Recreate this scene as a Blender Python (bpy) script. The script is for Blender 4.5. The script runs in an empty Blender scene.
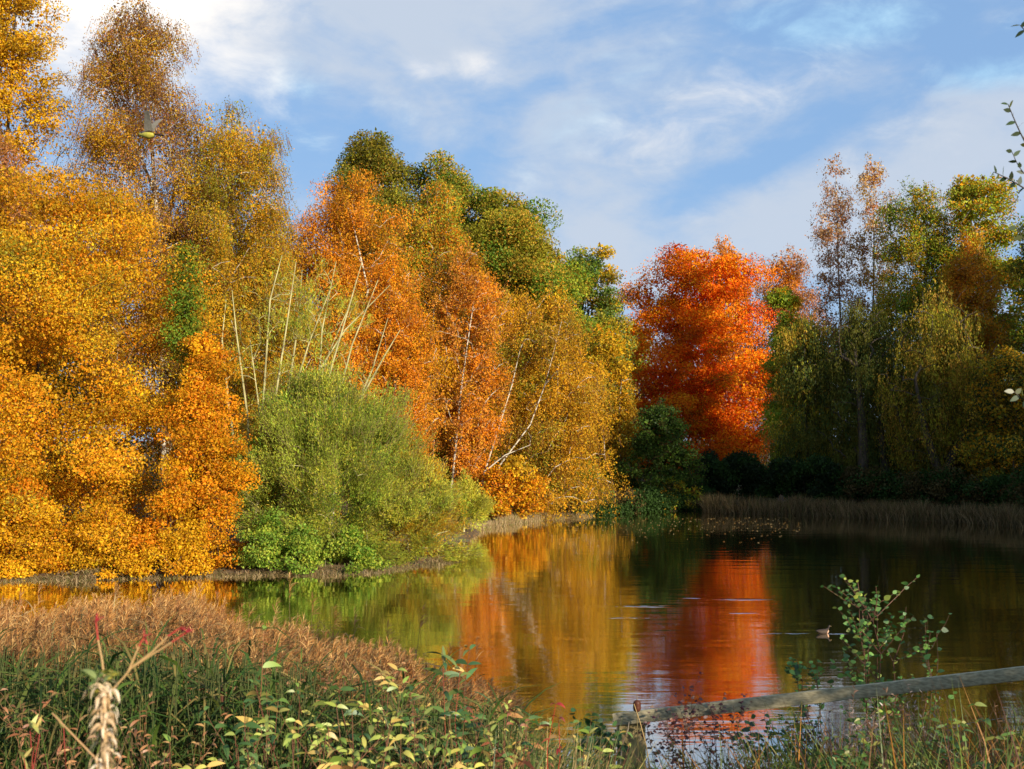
import bpy, math, numpy as np
from mathutils import Vector
R = math.radians
rng = np.random.default_rng(7)
S = bpy.context.scene
COL = S.collection

# ------------------------------------------------------------------ camera
F = 1138.0
CAM = np.array([0.0, 0.0, 3.5])
PITCH = math.atan(55.5 / F)
cd = bpy.data.cameras.new('camera'); cam = bpy.data.objects.new('camera', cd); COL.objects.link(cam)
cam.location = CAM; cam.rotation_euler = (R(90) + PITCH, 0, 0)
cd.sensor_width = 36; cd.lens = 36 * F / 1024; cd.clip_end = 6000; cd.clip_start = 0.05
cd.dof.use_dof = True; cd.dof.focus_distance = 45; cd.dof.aperture_fstop = 10.0
S.camera = cam

def at(px, py, D):
    u = (px - 512) / F; v = (384.5 - py) / F
    y = math.cos(PITCH) - v * math.sin(PITCH); z = math.sin(PITCH) + v * math.cos(PITCH)
    return CAM + np.array([u, y, z]) * (D / y)

# ------------------------------------------------------------------ light
SUN_EL, SUN_AZ = 17.0, 38.0          # azimuth: degrees right of straight behind the camera
S.view_settings.view_transform = 'Standard'; S.view_settings.look = 'None'
S.view_settings.gamma = 1; S.view_settings.exposure = 0.85
w = bpy.data.worlds.new('World'); S.world = w; w.use_nodes = True
SKY = 0.1

def nodes(tree):
    tree.nodes.clear()
    def n(t, **k):
        x = tree.nodes.new(t)
        for a, b in k.items():
            if a.startswith('i_'):
                x.inputs[a[2:].replace('_', ' ')].default_value = b
            else: setattr(x, a, b)
        return x
    return n, tree.links.new

def build_world():
    n, L = nodes(w.node_tree)
    out = n('ShaderNodeOutputWorld'); bg = n('ShaderNodeBackground'); bg.inputs['Strength'].default_value = SKY
    L(bg.outputs[0], out.inputs[0])
    sky = n('ShaderNodeTexSky'); sky.sky_type = 'NISHITA'; sky.sun_disc = False
    sky.sun_elevation = R(SUN_EL); sky.sun_rotation = R(180 - SUN_AZ); sky.air_density = 1.0; sky.dust_density = 0.6; sky.ozone_density = 1.5
    tc = n('ShaderNodeTexCoord')
    V = tc.outputs['Generated']
    def math_(op, a, b=None, c=None, clamp=False):
        m = n('ShaderNodeMath', operation=op); m.use_clamp = clamp
        for i, x in enumerate((a, b, c)):
            if x is None: continue
            if isinstance(x, (int, float)): m.inputs[i].default_value = x
            else: L(x, m.inputs[i])
        return m.outputs[0]
    def noise(scale, sc, detail=6, rough=.55, dist=0.0, loc=(0, 0, 0)):
        mp = n('ShaderNodeMapping'); mp.inputs['Scale'].default_value = sc; mp.inputs['Location'].default_value = loc
        L(V, mp.inputs[0])
        t = n('ShaderNodeTexNoise'); t.inputs['Scale'].default_value = scale; t.inputs['Detail'].default_value = detail
        t.inputs['Roughness'].default_value = rough; t.inputs['Distortion'].default_value = dist
        L(mp.outputs[0], t.inputs['Vector']); return t.outputs['Fac']
    n1 = noise(5.0, (1, 1, 2.4), 7, .58, .5)
    n2 = noise(16.0, (1, 1, 2.0), 6, .6, .3, (3, 1, 2))
    def blob(px, py, rx, ry, amp, rot=0.0):
        d = at(px, py, 10) - CAM; d = d / np.linalg.norm(d)
        sub = n('ShaderNodeVectorMath', operation='SUBTRACT'); L(V, sub.inputs[0]); sub.inputs[1].default_value = tuple(d)
        mp = n('ShaderNodeMapping'); mp.vector_type = 'TEXTURE'
        mp.inputs['Rotation'].default_value = (0, R(rot), 0); mp.inputs['Scale'].default_value = (rx / F, 0.6, ry / F)
        L(sub.outputs[0], mp.inputs[0])
        ln = n('ShaderNodeVectorMath', operation='LENGTH'); L(mp.outputs[0], ln.inputs[0])
        mr = n('ShaderNodeMapRange', interpolation_type='SMOOTHSTEP')
        mr.inputs['From Min'].default_value = 0; mr.inputs['From Max'].default_value = 1.25
        mr.inputs['To Min'].default_value = amp; mr.inputs['To Max'].default_value = 0
        L(ln.outputs['Value'], mr.inputs['Value']); return mr.outputs[0]
    def total(bl):
        o = bl[0]
        for b in bl[1:]: o = math_('ADD', o, b)
        return o
    # grey-lavender cloud body
    body = total([blob(300, 10, 330, 90, .62), blob(620, 240, 330, 120, .6), blob(930, 170, 190, 80, .55, -8), blob(560, 130, 60, 60, .25),
                  blob(1500, 200, 500, 300, .3), blob(-500, 200, 500, 300, .3),
                  blob(360, 130, 160, 60, -.15), blob(720, 185, 120, 28, -.55, -22), blob(860, 110, 120, 26, -.35, -20), blob(430, 180, 120, 60, -.2)])
    body = math_('ADD', body, math_('MULTIPLY', math_('SUBTRACT', n1, .5), 2.0))
    body = math_('ADD', body, math_('MULTIPLY', math_('SUBTRACT', n2, .5), 1.1))
    bm = n('ShaderNodeMapRange', interpolation_type='SMOOTHSTEP'); L(body, bm.inputs['Value'])
    bm.inputs['From Min'].default_value = -.25; bm.inputs['From Max'].default_value = .75
    # bright sunlit parts
    br = total([blob(110, -30, 200, 140, 1.35), blob(478, 68, 40, 24, .62), blob(420, 70, 30, 13, .45), blob(720, 105, 160, 50, .42, -24),
                blob(570, 150, 90, 40, .32, -30), blob(705, 215, 60, 16, .38), blob(280, 95, 26, 44, .26), blob(900, 150, 150, 45, .22)])
    br = math_('ADD', br, math_('MULTIPLY', math_('SUBTRACT', n2, .5), 1.3))
    brm = n('ShaderNodeMapRange', interpolation_type='SMOOTHSTEP'); L(br, brm.inputs['Value'])
    brm.inputs['From Min'].default_value = .1; brm.inputs['From Max'].default_value = 1.5
    # clear pale cyan windows
    cy = total([blob(830, 25, 120, 36, .6), blob(1000, 75, 80, 26, .6), blob(300, 75, 40, 60, .4), blob(570, 140, 80, 50, .5, -25), blob(640, 70, 100, 40, .2)])
    cy = math_('ADD', cy, math_('MULTIPLY', math_('SUBTRACT', n2, .5), 1.6))
    cym = n('ShaderNodeMapRange', interpolation_type='SMOOTHSTEP'); L(cy, cym.inputs['Value'])
    cym.inputs['From Min'].default_value = .1; cym.inputs['From Max'].default_value = 1.0
    def mix(f, a, b):
        m = n('ShaderNodeMix', data_type='RGBA'); L(f, m.inputs['Factor'])
        for s, x in ((m.inputs[6], a), (m.inputs[7], b)):
            if isinstance(x, tuple): s.default_value = x
            else: L(x, s)
        return m.outputs[2]
    k = 1 / SKY
    def c(r, g, b): return (r * k, g * k, b * k, 1)
    SC = .655
    skyb = n('ShaderNodeMix', data_type='RGBA'); skyb.inputs['Factor'].default_value = .8
    L(sky.outputs[0], skyb.inputs[6]); skyb.inputs[7].default_value = c(.22 * SC, .385 * SC, .66 * SC)
    col = mix(cym.outputs[0], skyb.outputs[2], c(.44 * SC, .70 * SC, .88 * SC))
    bmf = math_('MULTIPLY', bm.outputs[0], math_('SUBTRACT', 1.0, math_('MULTIPLY', cym.outputs[0], .7)))
    col = mix(math_('MULTIPLY', bmf, .85), col, c(.52 * SC, .58 * SC, .67 * SC))
    col = mix(brm.outputs[0], col, c(1.10 * SC, 1.02 * SC, .92 * SC))
    L(col, bg.inputs['Color'])
build_world()
sd = bpy.data.lights.new('sun', 'SUN'); sd.energy = 4.9; sd.angle = R(.55); sd.color = (1, .88, .70)
sun = bpy.data.objects.new('sun', sd); COL.objects.link(sun)
sdir = Vector((math.sin(R(SUN_AZ)) * math.cos(R(SUN_EL)), -math.cos(R(SUN_AZ)) * math.cos(R(SUN_EL)), math.sin(R(SUN_EL))))
sun.rotation_euler = sdir.to_track_quat('Z', 'Y').to_euler(); sun.location = (20, -30, 30)

# ------------------------------------------------------------------ materials
MATS = {}
def mat(name, build):
    if name not in MATS:
        m = bpy.data.materials.new(name); m.use_nodes = True
        n, L = nodes(m.node_tree); out = n('ShaderNodeOutputMaterial')
        build(n, L, out, m); MATS[name] = m
    return MATS[name]

def leaf_build(trans=.35, gloss=.06):
    def b(n, L, out, m):
        a = n('ShaderNodeAttribute', attribute_name='Col')
        d = n('ShaderNodeBsdfDiffuse'); t = n('ShaderNodeBsdfTranslucent'); g = n('ShaderNodeBsdfGlossy'); g.inputs['Roughness'].default_value = .45
        L(a.outputs['Color'], d.inputs['Color']); L(a.outputs['Color'], t.inputs['Color'])
        x = n('ShaderNodeMixShader'); x.inputs[0].default_value = trans; L(d.outputs[0], x.inputs[1]); L(t.outputs[0], x.inputs[2])
        y = n('ShaderNodeMixShader'); y.inputs[0].default_value = gloss; L(x.outputs[0], y.inputs[1]); L(g.outputs[0], y.inputs[2])
        L(y.outputs[0], out.inputs[0])
    return b
LEAF = mat('foliage', leaf_build(.42, .006)); BLADE = mat('blade', leaf_build(.3, .015)); NEARLEAF = mat('near_leaf', leaf_build(.3, .035))

def noisy(c1, c2, scale=6, stretch=(1, 1, 1), rough=.85, bump=.3, thr=(.35, .65), detail=6):
    def b(n, L, out, m):
        tc = n('ShaderNodeTexCoord'); mp = n('ShaderNodeMapping'); mp.inputs['Scale'].default_value = stretch
        L(tc.outputs['Object'], mp.inputs[0])
        t = n('ShaderNodeTexNoise'); t.inputs['Scale'].default_value = scale; t.inputs['Detail'].default_value = detail; L(mp.outputs[0], t.inputs['Vector'])
        r = n('ShaderNodeValToRGB'); r.color_ramp.elements[0].position = thr[0]; r.color_ramp.elements[1].position = thr[1]
        r.color_ramp.elements[0].color = (*c1, 1); r.color_ramp.elements[1].color = (*c2, 1); L(t.outputs['Fac'], r.inputs[0])
        p = n('ShaderNodeBsdfPrincipled'); p.inputs['Roughness'].default_value = rough; L(r.outputs[0], p.inputs['Base Color'])
        p.inputs['Specular IOR Level'].default_value = .2
        bp = n('ShaderNodeBump'); bp.inputs['Strength'].default_value = bump; bp.inputs['Distance'].default_value = .02
        L(t.outputs['Fac'], bp.inputs['Height']); L(bp.outputs[0], p.inputs['Normal']); L(p.outputs[0], out.inputs[0])
    return b
BIRCH = mat('birch_bark', noisy((.07, .05, .035), (.46, .41, .32), 2.6, (1, 1, 3), thr=(.42, .54)))
BARK = mat('brown_bark', noisy((.025, .018, .012), (.08, .06, .04), 9, (1, 1, .3)))
GREYBARK = mat('grey_green_bark', noisy((.20, .18, .08), (.42, .38, .18), 5, (1, 1, .5)))
BIRCHG = mat('pale_grey_bark', noisy((.14, .12, .09), (.42, .38, .30), 3, (1, 1, 3), thr=(.35, .5)))
WOOD = mat('weathered_rail', noisy((.22, .19, .11), (.50, .43, .27), 14, (.3, 5, 5), thr=(.3, .7), detail=9, bump=.1))
WOODP = mat('weathered_post', noisy((.24, .18, .07), (.55, .42, .20), 10, (2, 2, .4), thr=(.3, .7)))
WIRE = mat('galvanised_wire', noisy((.15, .15, .15), (.3, .3, .3), 20, rough=.5))

def ground_b(n, L, out, m):
    g = n('ShaderNodeNewGeometry')
    def nz(s, d=8):
        t = n('ShaderNodeTexNoise'); t.inputs['Scale'].default_value = s; t.inputs['Detail'].default_value = d; L(g.outputs['Position'], t.inputs['Vector']); return t.outputs['Fac']
    r = n('ShaderNodeValToRGB'); L(nz(.8), r.inputs[0])
    e = r.color_ramp.elements; e[0].position = .38; e[0].color = (.05, .035, .02, 1); e[1].position = .62; e[1].color = (.07, .085, .025, 1)
    x = e.new(.5); x.color = (.12, .075, .035, 1)
    r2 = n('ShaderNodeValToRGB'); L(nz(14), r2.inputs[0]); e = r2.color_ramp.elements; e[0].position = .56; e[0].color = (0, 0, 0, 1); e[1].position = .62; e[1].color = (1, 1, 1, 1)
    mx = n('ShaderNodeMix', data_type='RGBA'); L(r2.outputs[0], mx.inputs['Factor']); L(r.outputs[0], mx.inputs[6]); mx.inputs[7].default_value = (.26, .13, .03, 1)
    p = n('ShaderNodeBsdfPrincipled'); p.inputs['Roughness'].default_value = .95; L(mx.outputs[2], p.inputs['Base Color'])
    bp = n('ShaderNodeBump'); bp.inputs['Strength'].default_value = .6; bp.inputs['Distance'].default_value = .05; L(nz(9), bp.inputs['Height']); L(bp.outputs[0], p.inputs['Normal'])
    L(p.outputs[0], out.inputs[0])
GROUND = mat('leaf_strewn_ground', ground_b)

DUCK = at(823, 633, 20.8)
def water_b(n, L, out, m):
    g = n('ShaderNodeNewGeometry'); P = g.outputs['Position']
    def nz(scale, sc, d=3, rot=0):
        mp = n('ShaderNodeMapping'); mp.inputs['Scale'].default_value = sc; mp.inputs['Rotation'].default_value = (0, 0, rot); L(P, mp.inputs[0])
        t = n('ShaderNodeTexNoise'); t.inputs['Scale'].default_value = scale; t.inputs['Detail'].default_value = d; L(mp.outputs[0], t.inputs['Vector']); return t.outputs['Fac']
    def mth(op, a, b, clamp=False):
        q = n('ShaderNodeMath', operation=op); q.use_clamp = clamp
        for i, x in enumerate((a, b)):
            if isinstance(x, (int, float)): q.inputs[i].default_value = x
            else: L(x, q.inputs[i])
        return q.outputs[0]
    h = mth('ADD', mth('MULTIPLY', nz(1.3, (.25, 1.2, 1), 3, .06), .0075), mth('MULTIPLY', nz(7, (.4, 1.2, 1), 2, -.06), .0011))
    def patch(c, rx, ry, amp):     # ripples left on the water by swimming birds
        sub = n('ShaderNodeVectorMath', operation='SUBTRACT'); L(P, sub.inputs[0]); sub.inputs[1].default_value = (c[0], c[1], 0)
        mu = n('ShaderNodeVectorMath', operation='MULTIPLY'); L(sub.outputs[0], mu.inputs[0]); mu.inputs[1].default_value = (1 / rx, 1 / ry, 0)
        ln = n('ShaderNodeVectorMath', operation='LENGTH'); L(mu.outputs[0], ln.inputs[0])
        r = n('ShaderNodeMapRange', interpolation_type='SMOOTHSTEP'); r.inputs['From Min'].default_value = .0; r.inputs['From Max'].default_value = 1
        r.inputs['To Min'].default_value = amp; r.inputs['To Max'].default_value = 0; L(ln.outputs['Value'], r.inputs['Value']); return r.outputs[0]
    rip = mth('MULTIPLY', nz(3.2, (.45, 3.2, 1), 3, .05), mth('MULTIPLY', mth('SUBTRACT', nz(1.9, (1, 2.2, 1), 2, 0), .42, True), 5.0, True))
    ms = None
    for c, rx, ry, amp in [(DUCK + np.array([-.35, -.03, 0]), 1.0, .09, .07), (at(740, 600, 25.2), 1.0, .3, .022), (at(640, 606, 24.2), 1.4, .25, .022),
                           (at(690, 599, 25.4), .35, .1, .03), (at(745, 614, 23.2), .5, .1, .03), (at(640, 617, 22.6), 1.0, .1, .025), (at(560, 596, 25.8), .7, .08, .02)]:
        q = patch(c, rx, ry, amp); ms = q if ms is None else mth('ADD', ms, q)
    h = mth('ADD', h, mth('MULTIPLY', rip, ms))
    bp = n('ShaderNodeBump'); bp.inputs['Strength'].default_value = 1; bp.inputs['Distance'].default_value = 1; L(h, bp.inputs['Height'])
    fr = n('ShaderNodeFresnel'); fr.inputs['IOR'].default_value = 1.36
    mr = n('ShaderNodeMapRange'); mr.inputs['From Min'].default_value = .02; mr.inputs['From Max'].default_value = .5; mr.inputs['To Min'].default_value = .60; mr.inputs['To Max'].default_value = .93; L(fr.outputs[0], mr.inputs['Value'])
    d = n('ShaderNodeBsdfDiffuse'); d.inputs['Color'].default_value = (.022, .018, .006, 1)
    gl = n('ShaderNodeBsdfGlossy'); gl.inputs['Roughness'].default_value = .045; gl.inputs['Color'].default_value = (.98, .95, .88, 1); L(bp.outputs[0], gl.inputs['Normal'])
    x = n('ShaderNodeMixShader'); L(mr.outputs[0], x.inputs[0]); L(d.outputs[0], x.inputs[1]); L(gl.outputs[0], x.inputs[2]); L(x.outputs[0], out.inputs[0])
WATER = mat('still_pond_water', water_b)

# ------------------------------------------------------------------ mesh helpers
def mesh_np(name, verts, faces, m, parent=None, col=None, smooth=False):
    """faces: (n,k) int array; col: (n,3) one colour per face"""
    me = bpy.data.meshes.new(name); V = np.ascontiguousarray(verts, np.float32).reshape(-1, 3); Fa = np.ascontiguousarray(faces, np.int32); nf, k = Fa.shape
    me.vertices.add(len(V)); me.vertices.foreach_set('co', V.ravel())
    me.loops.add(nf * k); me.loops.foreach_set('vertex_index', Fa.ravel())
    me.polygons.add(nf); me.polygons.foreach_set('loop_start', np.arange(0, nf * k, k, dtype=np.int32))
    if smooth: me.polygons.foreach_set('use_smooth', np.ones(nf, bool))
    if col is not None:
        a = me.attributes.new('Col', 'FLOAT_COLOR', 'FACE')
        c = np.ones((nf, 4), np.float32); c[:, :3] = col; a.data.foreach_set('color', c.ravel())
    me.update(calc_edges=True)
    me.materials.append(m)
    o = bpy.data.objects.new(name, me); COL.objects.link(o)
    if parent is not None: o.parent = parent
    return o

def tag(o, label=None, cat=None, group=None, kind=None):
    for k, v in (('label', label), ('category', cat), ('group', group), ('kind', kind)):
        if v: o[k] = v
    return o
def empty(name, loc, label, cat, group=None):
    o = bpy.data.objects.new(name, None); COL.objects.link(o); o.location = tuple(float(q) for q in loc); return tag(o, label, cat, group)

def norm(a): return a / (np.linalg.norm(a, axis=-1, keepdims=True) + 1e-9)
def frames(A, spin=None):
    """perpendicular unit vectors to A (n,3)"""
    ref = np.where(np.abs(A[:, 2:3]) > .9, np.array([[1., 0, 0]]), np.array([[0, 0, 1.]]))
    B = norm(np.cross(A, ref)); C = np.cross(A, B)
    if spin is not None:
        c, s = np.cos(spin)[:, None], np.sin(spin)[:, None]; B, C = B * c + C * s, C * c - B * s
    return B, C
def leaf_quads(P, A, L, W):
    n = len(P); B, _ = frames(A, rng.uniform(0, 2 * np.pi, n)); L = np.broadcast_to(L, (n,))[:, None]; W = np.broadcast_to(W, (n,))[:, None]
    v = np.stack([P, P + A * L * .45 + B * W * .5, P + A * L, P + A * L * .45 - B * W * .5], 1)
    return v.reshape(-1, 3)
class Soup:
    """collects quads with a colour each -> one mesh"""
    def __init__(s): s.v = []; s.f = []; s.c = []; s.n = 0
    def add(s, v, f, c):
        s.v.append(v); s.f.append(f + s.n); s.n += len(v)
        c = np.asarray(c, np.float32); s.c.append(np.broadcast_to(c, (len(f), 3)))
    def leaves(s, P, A, L, W, c):
        v = leaf_quads(P, A, L, W); s.add(v, np.arange(len(v)).reshape(-1, 4), c)
    def tubes(s, P0, P1, r0, r1, c, k=5):
        n = len(P0); A = norm(P1 - P0); B, C = frames(A); r0 = np.broadcast_to(r0, (n,)); r1 = np.broadcast_to(r1, (n,))
        t = np.arange(k) * 2 * np.pi / k; ring = B[:, None] * np.cos(t)[None, :, None] + C[:, None] * np.sin(t)[None, :, None]
        v = np.concatenate([P0[:, None] + ring * r0[:, None, None], P1[:, None] + ring * r1[:, None, None]], 1).reshape(-1, 3)
        i = np.arange(k); f = np.stack([i, (i + 1) % k, (i + 1) % k + k, i + k], 1)
        f = (np.arange(n)[:, None, None] * 2 * k + f[None]).reshape(-1, 4)
        c = np.asarray(c); c = np.repeat(c, k, 0) if c.ndim == 2 else c
        s.add(v, f, c)
    def strips(s, P, A, L, W, bend, c, seg=4, spin=None, tipshape=.35, up=None):
        """curved blades: start P, initial direction A, bending towards -z by bend (radians)"""
        n = len(P); L = np.broadcast_to(L, (n,)); W = np.broadcast_to(W, (n,)); bend = np.broadcast_to(bend, (n,))
        B, _ = frames(A, spin if spin is not None else rng.uniform(-.6, .6, n))
        pts = [P]; d = A.copy(); down = np.array([0, 0, -1.])
        for i in range(seg):
            pts.append(pts[-1] + d * (L / seg)[:, None]); d = norm(d + down * (bend / seg)[:, None])
        prof = [tipshape] + [math.sin(math.pi * min(.999, (i / seg) ** .75)) * .9 + .1 for i in range(1, seg)] + [.03]
        vs = []
        for i, p in enumerate(pts): vs += [p - B * (W * prof[i] / 2)[:, None], p + B * (W * prof[i] / 2)[:, None]]
        v = np.stack(vs, 1).reshape(-1, 3); m_ = 2 * (seg + 1)
        f = np.array([[2 * i, 2 * i + 1, 2 * i + 3, 2 * i + 2] for i in range(seg)])
        f = (np.arange(n)[:, None, None] * m_ + f[None]).reshape(-1, 4)
        c = np.asarray(c); c = np.repeat(c, seg, 0) if c.ndim == 2 else c
        s.add(v, f, c); return pts[-1]
    def build(s, name, m, parent=None, smooth=False, origin=None):
        V = np.concatenate(s.v); 
        if origin is not None: V = V - np.asarray(origin)
        o = mesh_np(name, V, np.concatenate(s.f), m, parent, np.concatenate(s.c), smooth)
        if origin is not None and parent is None: o.location = tuple(float(q) for q in origin)
        return o

# ------------------------------------------------------------------ terrain and water
LAKE = np.array([(-60, 12), (-34, 24), (-18, 27.5), (-12.6, 28.6), (-8.1, 29.6), (-3.7, 30.2), (-1.9, 33), (-1.7, 42), (-.9, 47), (3.2, 53), (9.4, 58), (17, 52), (21, 46.5),
                 (30, 38), (34, 26), (22, 17), (10, 12.3), (5, 11.2), (0, 11.2), (-3, 12.0), (-8, 13.2), (-16, 13), (-40, 9)], float)
def sdist(X, Y):
    P = np.stack([X, Y], -1)[..., None, :]; a = LAKE; b = np.roll(LAKE, -1, 0); ab = b - a
    t = np.clip(((P - a) * ab).sum(-1) / (ab ** 2).sum(-1), 0, 1)
    d = np.linalg.norm(P - (a + t[..., None] * ab), axis=-1).min(-1)
    x, y = X[..., None], Y[..., None]
    cr = ((a[:, 1] > y) != (b[:, 1] > y)) & (x < (b[:, 0] - a[:, 0]) * (y - a[:, 1]) / (b[:, 1] - a[:, 1] + 1e-9) + a[:, 0])
    return np.where(cr.sum(-1) % 2 == 1, -d, d)
def gz(X, Y):
    X = np.asarray(X, float); Y = np.asarray(Y, float); s = sdist(X, Y)
    s = s + .35 * np.sin(X * 1.7 + 1.3 * np.sin(Y * .9)) * np.cos(Y * 1.1 + .5)
    near = np.clip((22 - Y) / 8, 0, 1)
    land = .10 + near * np.minimum(s * .165, 1.9) + (1 - near) * np.minimum(s * .035 + np.maximum(s - 8, 0) * .05, 1.3)
    land = land + .05 * np.sin(X * .8) * np.sin(Y * .7 + X * .3)
    return np.where(s > 0, np.maximum(land, .05 + .0 * s), np.maximum(-1.2, s * .5 + .05))
def axis(lo, hi, st, far):
    m = np.arange(lo, hi + st, st); o = np.geomspace(3, far, 14)
    return np.concatenate([lo - o[::-1], m, hi + o])
gx, gy = axis(-48, 52, .5, 2500), axis(-8, 66, .5, 2500)
X, Y = np.meshgrid(gx, gy); nx, ny = len(gx), len(gy)
Z = gz(X.ravel(), Y.ravel())
i = np.arange(nx * ny).reshape(ny, nx); fq = np.stack([i[:-1, :-1], i[:-1, 1:], i[1:, 1:], i[1:, :-1]], -1).reshape(-1, 4)
tag(mesh_np('ground', np.stack([X.ravel(), Y.ravel(), Z], -1), fq, GROUND, smooth=True), kind='structure')
wv = np.array([(-75, -10, 0), (60, -10, 0), (60, 75, 0), (-75, 75, 0)], float)
wv[:, 1] = [5, 5, 62, 62]
tag(mesh_np('water', wv, np.array([[0, 1, 2, 3]]), WATER), kind='structure')

# ------------------------------------------------------------------ colours (leaf albedo)
GOLD = (.60, .30, .012); YEL = (.74, .43, .016); ORG = (.76, .27, .012); OCH = (.52, .31, .02); OLV = (.32, .28, .022)
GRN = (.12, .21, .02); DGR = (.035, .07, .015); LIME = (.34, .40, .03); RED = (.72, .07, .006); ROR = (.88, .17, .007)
PINK = (.46, .20, .08); BRN = (.20, .09, .035); WIL = (.34, .40, .045); WILY = (.50, .46, .05); VGRN = (.17, .29, .03); DOLV = (.13, .125, .018)
def pal(cols, n, val):
    cols = np.array(cols); k = len(cols); x = np.clip(val, 0, .9999) * k; return cols[x.astype(int)]
def field(P, ph, sc):
    return .5 + .5 * np.sin(P[:, 0] * sc + ph + 1.7 * np.sin(P[:, 2] * sc * .8 + ph * 2)) * np.cos(P[:, 2] * sc * .9 + P[:, 1] * sc * .7 + ph * 3)

def skeleton(trunks, cent, up=.35):
    """nodes grown from the given stem polylines out to every clump centre"""
    pos = []; par = []; 
    for tr in trunks:
        for j, p in enumerate(tr): par.append(len(pos) - 1 if j else -1); pos.append(np.array(p, float))
    nt = len(pos); P = np.array(pos); order = np.argsort(np.min(np.linalg.norm(cent[:, None] - P[None], axis=-1), 1))
    pos = list(pos); arr = np.array(pos)
    for ci in order:
        c = cent[ci]; hd = np.hypot(arr[:, 0] - c[0], arr[:, 1] - c[1]); dz = arr[:, 2] - (c[2] - up * hd)
        cost = np.linalg.norm(arr - c, axis=1) + 1.2 * np.maximum(0, dz)
        j = int(np.argmin(cost)); a = arr[j]; d = np.linalg.norm(c - a); m = max(2, min(6, int(d / .5)))
        pj = j; new = []
        for q in range(1, m + 1):
            t = q / m; p = a + (c - a) * t + np.array([0, 0, .12 * d * math.sin(math.pi * t)]) + (rng.normal(0, .022 * d, 3) if q < m else 0)
            par.append(pj); pj = len(par) - 1; new.append(p)
        arr = np.vstack([arr, new])
    par = np.array(par); wgt = np.zeros(len(par)); has = np.zeros(len(par), bool); has[par[par >= 0]] = True
    wgt[~has] = 1
    for j in range(len(par) - 1, -1, -1):
        if par[j] >= 0: wgt[par[j]] += wgt[j]
    return arr, par, wgt
def trunk_mesh(arr, par, wgt, rbase, m, parent, origin, trunks, k=6, rmin=.012, limb=.62):
    tot = wgt[par < 0].max(); r = np.maximum(rbase * limb * (wgt / tot) ** .55, rmin); q = 0
    for tr in trunks:
        r[q:q + len(tr)] = np.maximum(rbase * np.linspace(1, .22, len(tr)), rmin); r[q] *= 1.35; q += len(tr)
    nt = q; r[nt:] = np.minimum(r[nt:], rbase * .45)
    e = np.where(par >= 0)[0]; s = Soup()
    r0 = np.where(par[par[e]] < 0, np.minimum(r[par[e]], r[e] * 1.6), np.minimum(r[par[e]], r[e] * 1.25))
    s.tubes(arr[par[e]], arr[e] + norm(arr[e] - arr[par[e]]) * r[e][:, None] * .3, r0, r[e], np.zeros(3), k)
    return s.build('trunk', m, parent, True, origin)

PROF = {'dome': [(0, .6), (.2, .92), (.45, 1), (.7, .95), (.88, .74), (.96, .5), (1, .25)],
        'tall': [(0, .5), (.2, .85), (.4, 1), (.65, .88), (.85, .68), (.95, .42), (1, .2)],
        'full': [(0, 1), (.3, 1), (.6, .97), (.82, .84), (.94, .6), (1, .3)],
        'round': [(0, .85), (.25, 1), (.55, 1), (.78, .8), (.92, .5), (1, .22)],
        'fan': [(0, .9), (.25, 1), (.5, .93), (.75, .86), (.9, .72), (1, .45)],
        'column': [(0, .7), (.3, 1), (.6, .85), (.85, .8), (1, .3)],
        'cone': [(0, .95), (.15, 1), (.5, .72), (.8, .38), (1, .05)],
        'mound': [(0, 1), (.35, .97), (.65, .78), (.87, .46), (1, .1)]}
STYLE = {  # clump radius, flatness, leaf length factor, leaf width/length, droop, mode
    'birch': dict(cr=.62, flat=1.0, ll=.85, lw=.62, mode='droop', shell=.55),
    'broad': dict(cr=.85, flat=.62, ll=1.15, lw=.68, mode='clump', shell=.45),
    'oak':   dict(cr=.9, flat=.8, ll=1.15, lw=.6, mode='clump', shell=.35),
    'beech': dict(cr=.75, flat=.6, ll=1.0, lw=.6, mode='clump', shell=.5),
    'willow': dict(cr=.6, flat=1.1, ll=1.25, lw=.22, mode='spray', shell=.45),
    'weep':  dict(cr=.7, flat=1.5, ll=1.2, lw=.3, mode='weep', shell=.5)}

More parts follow.
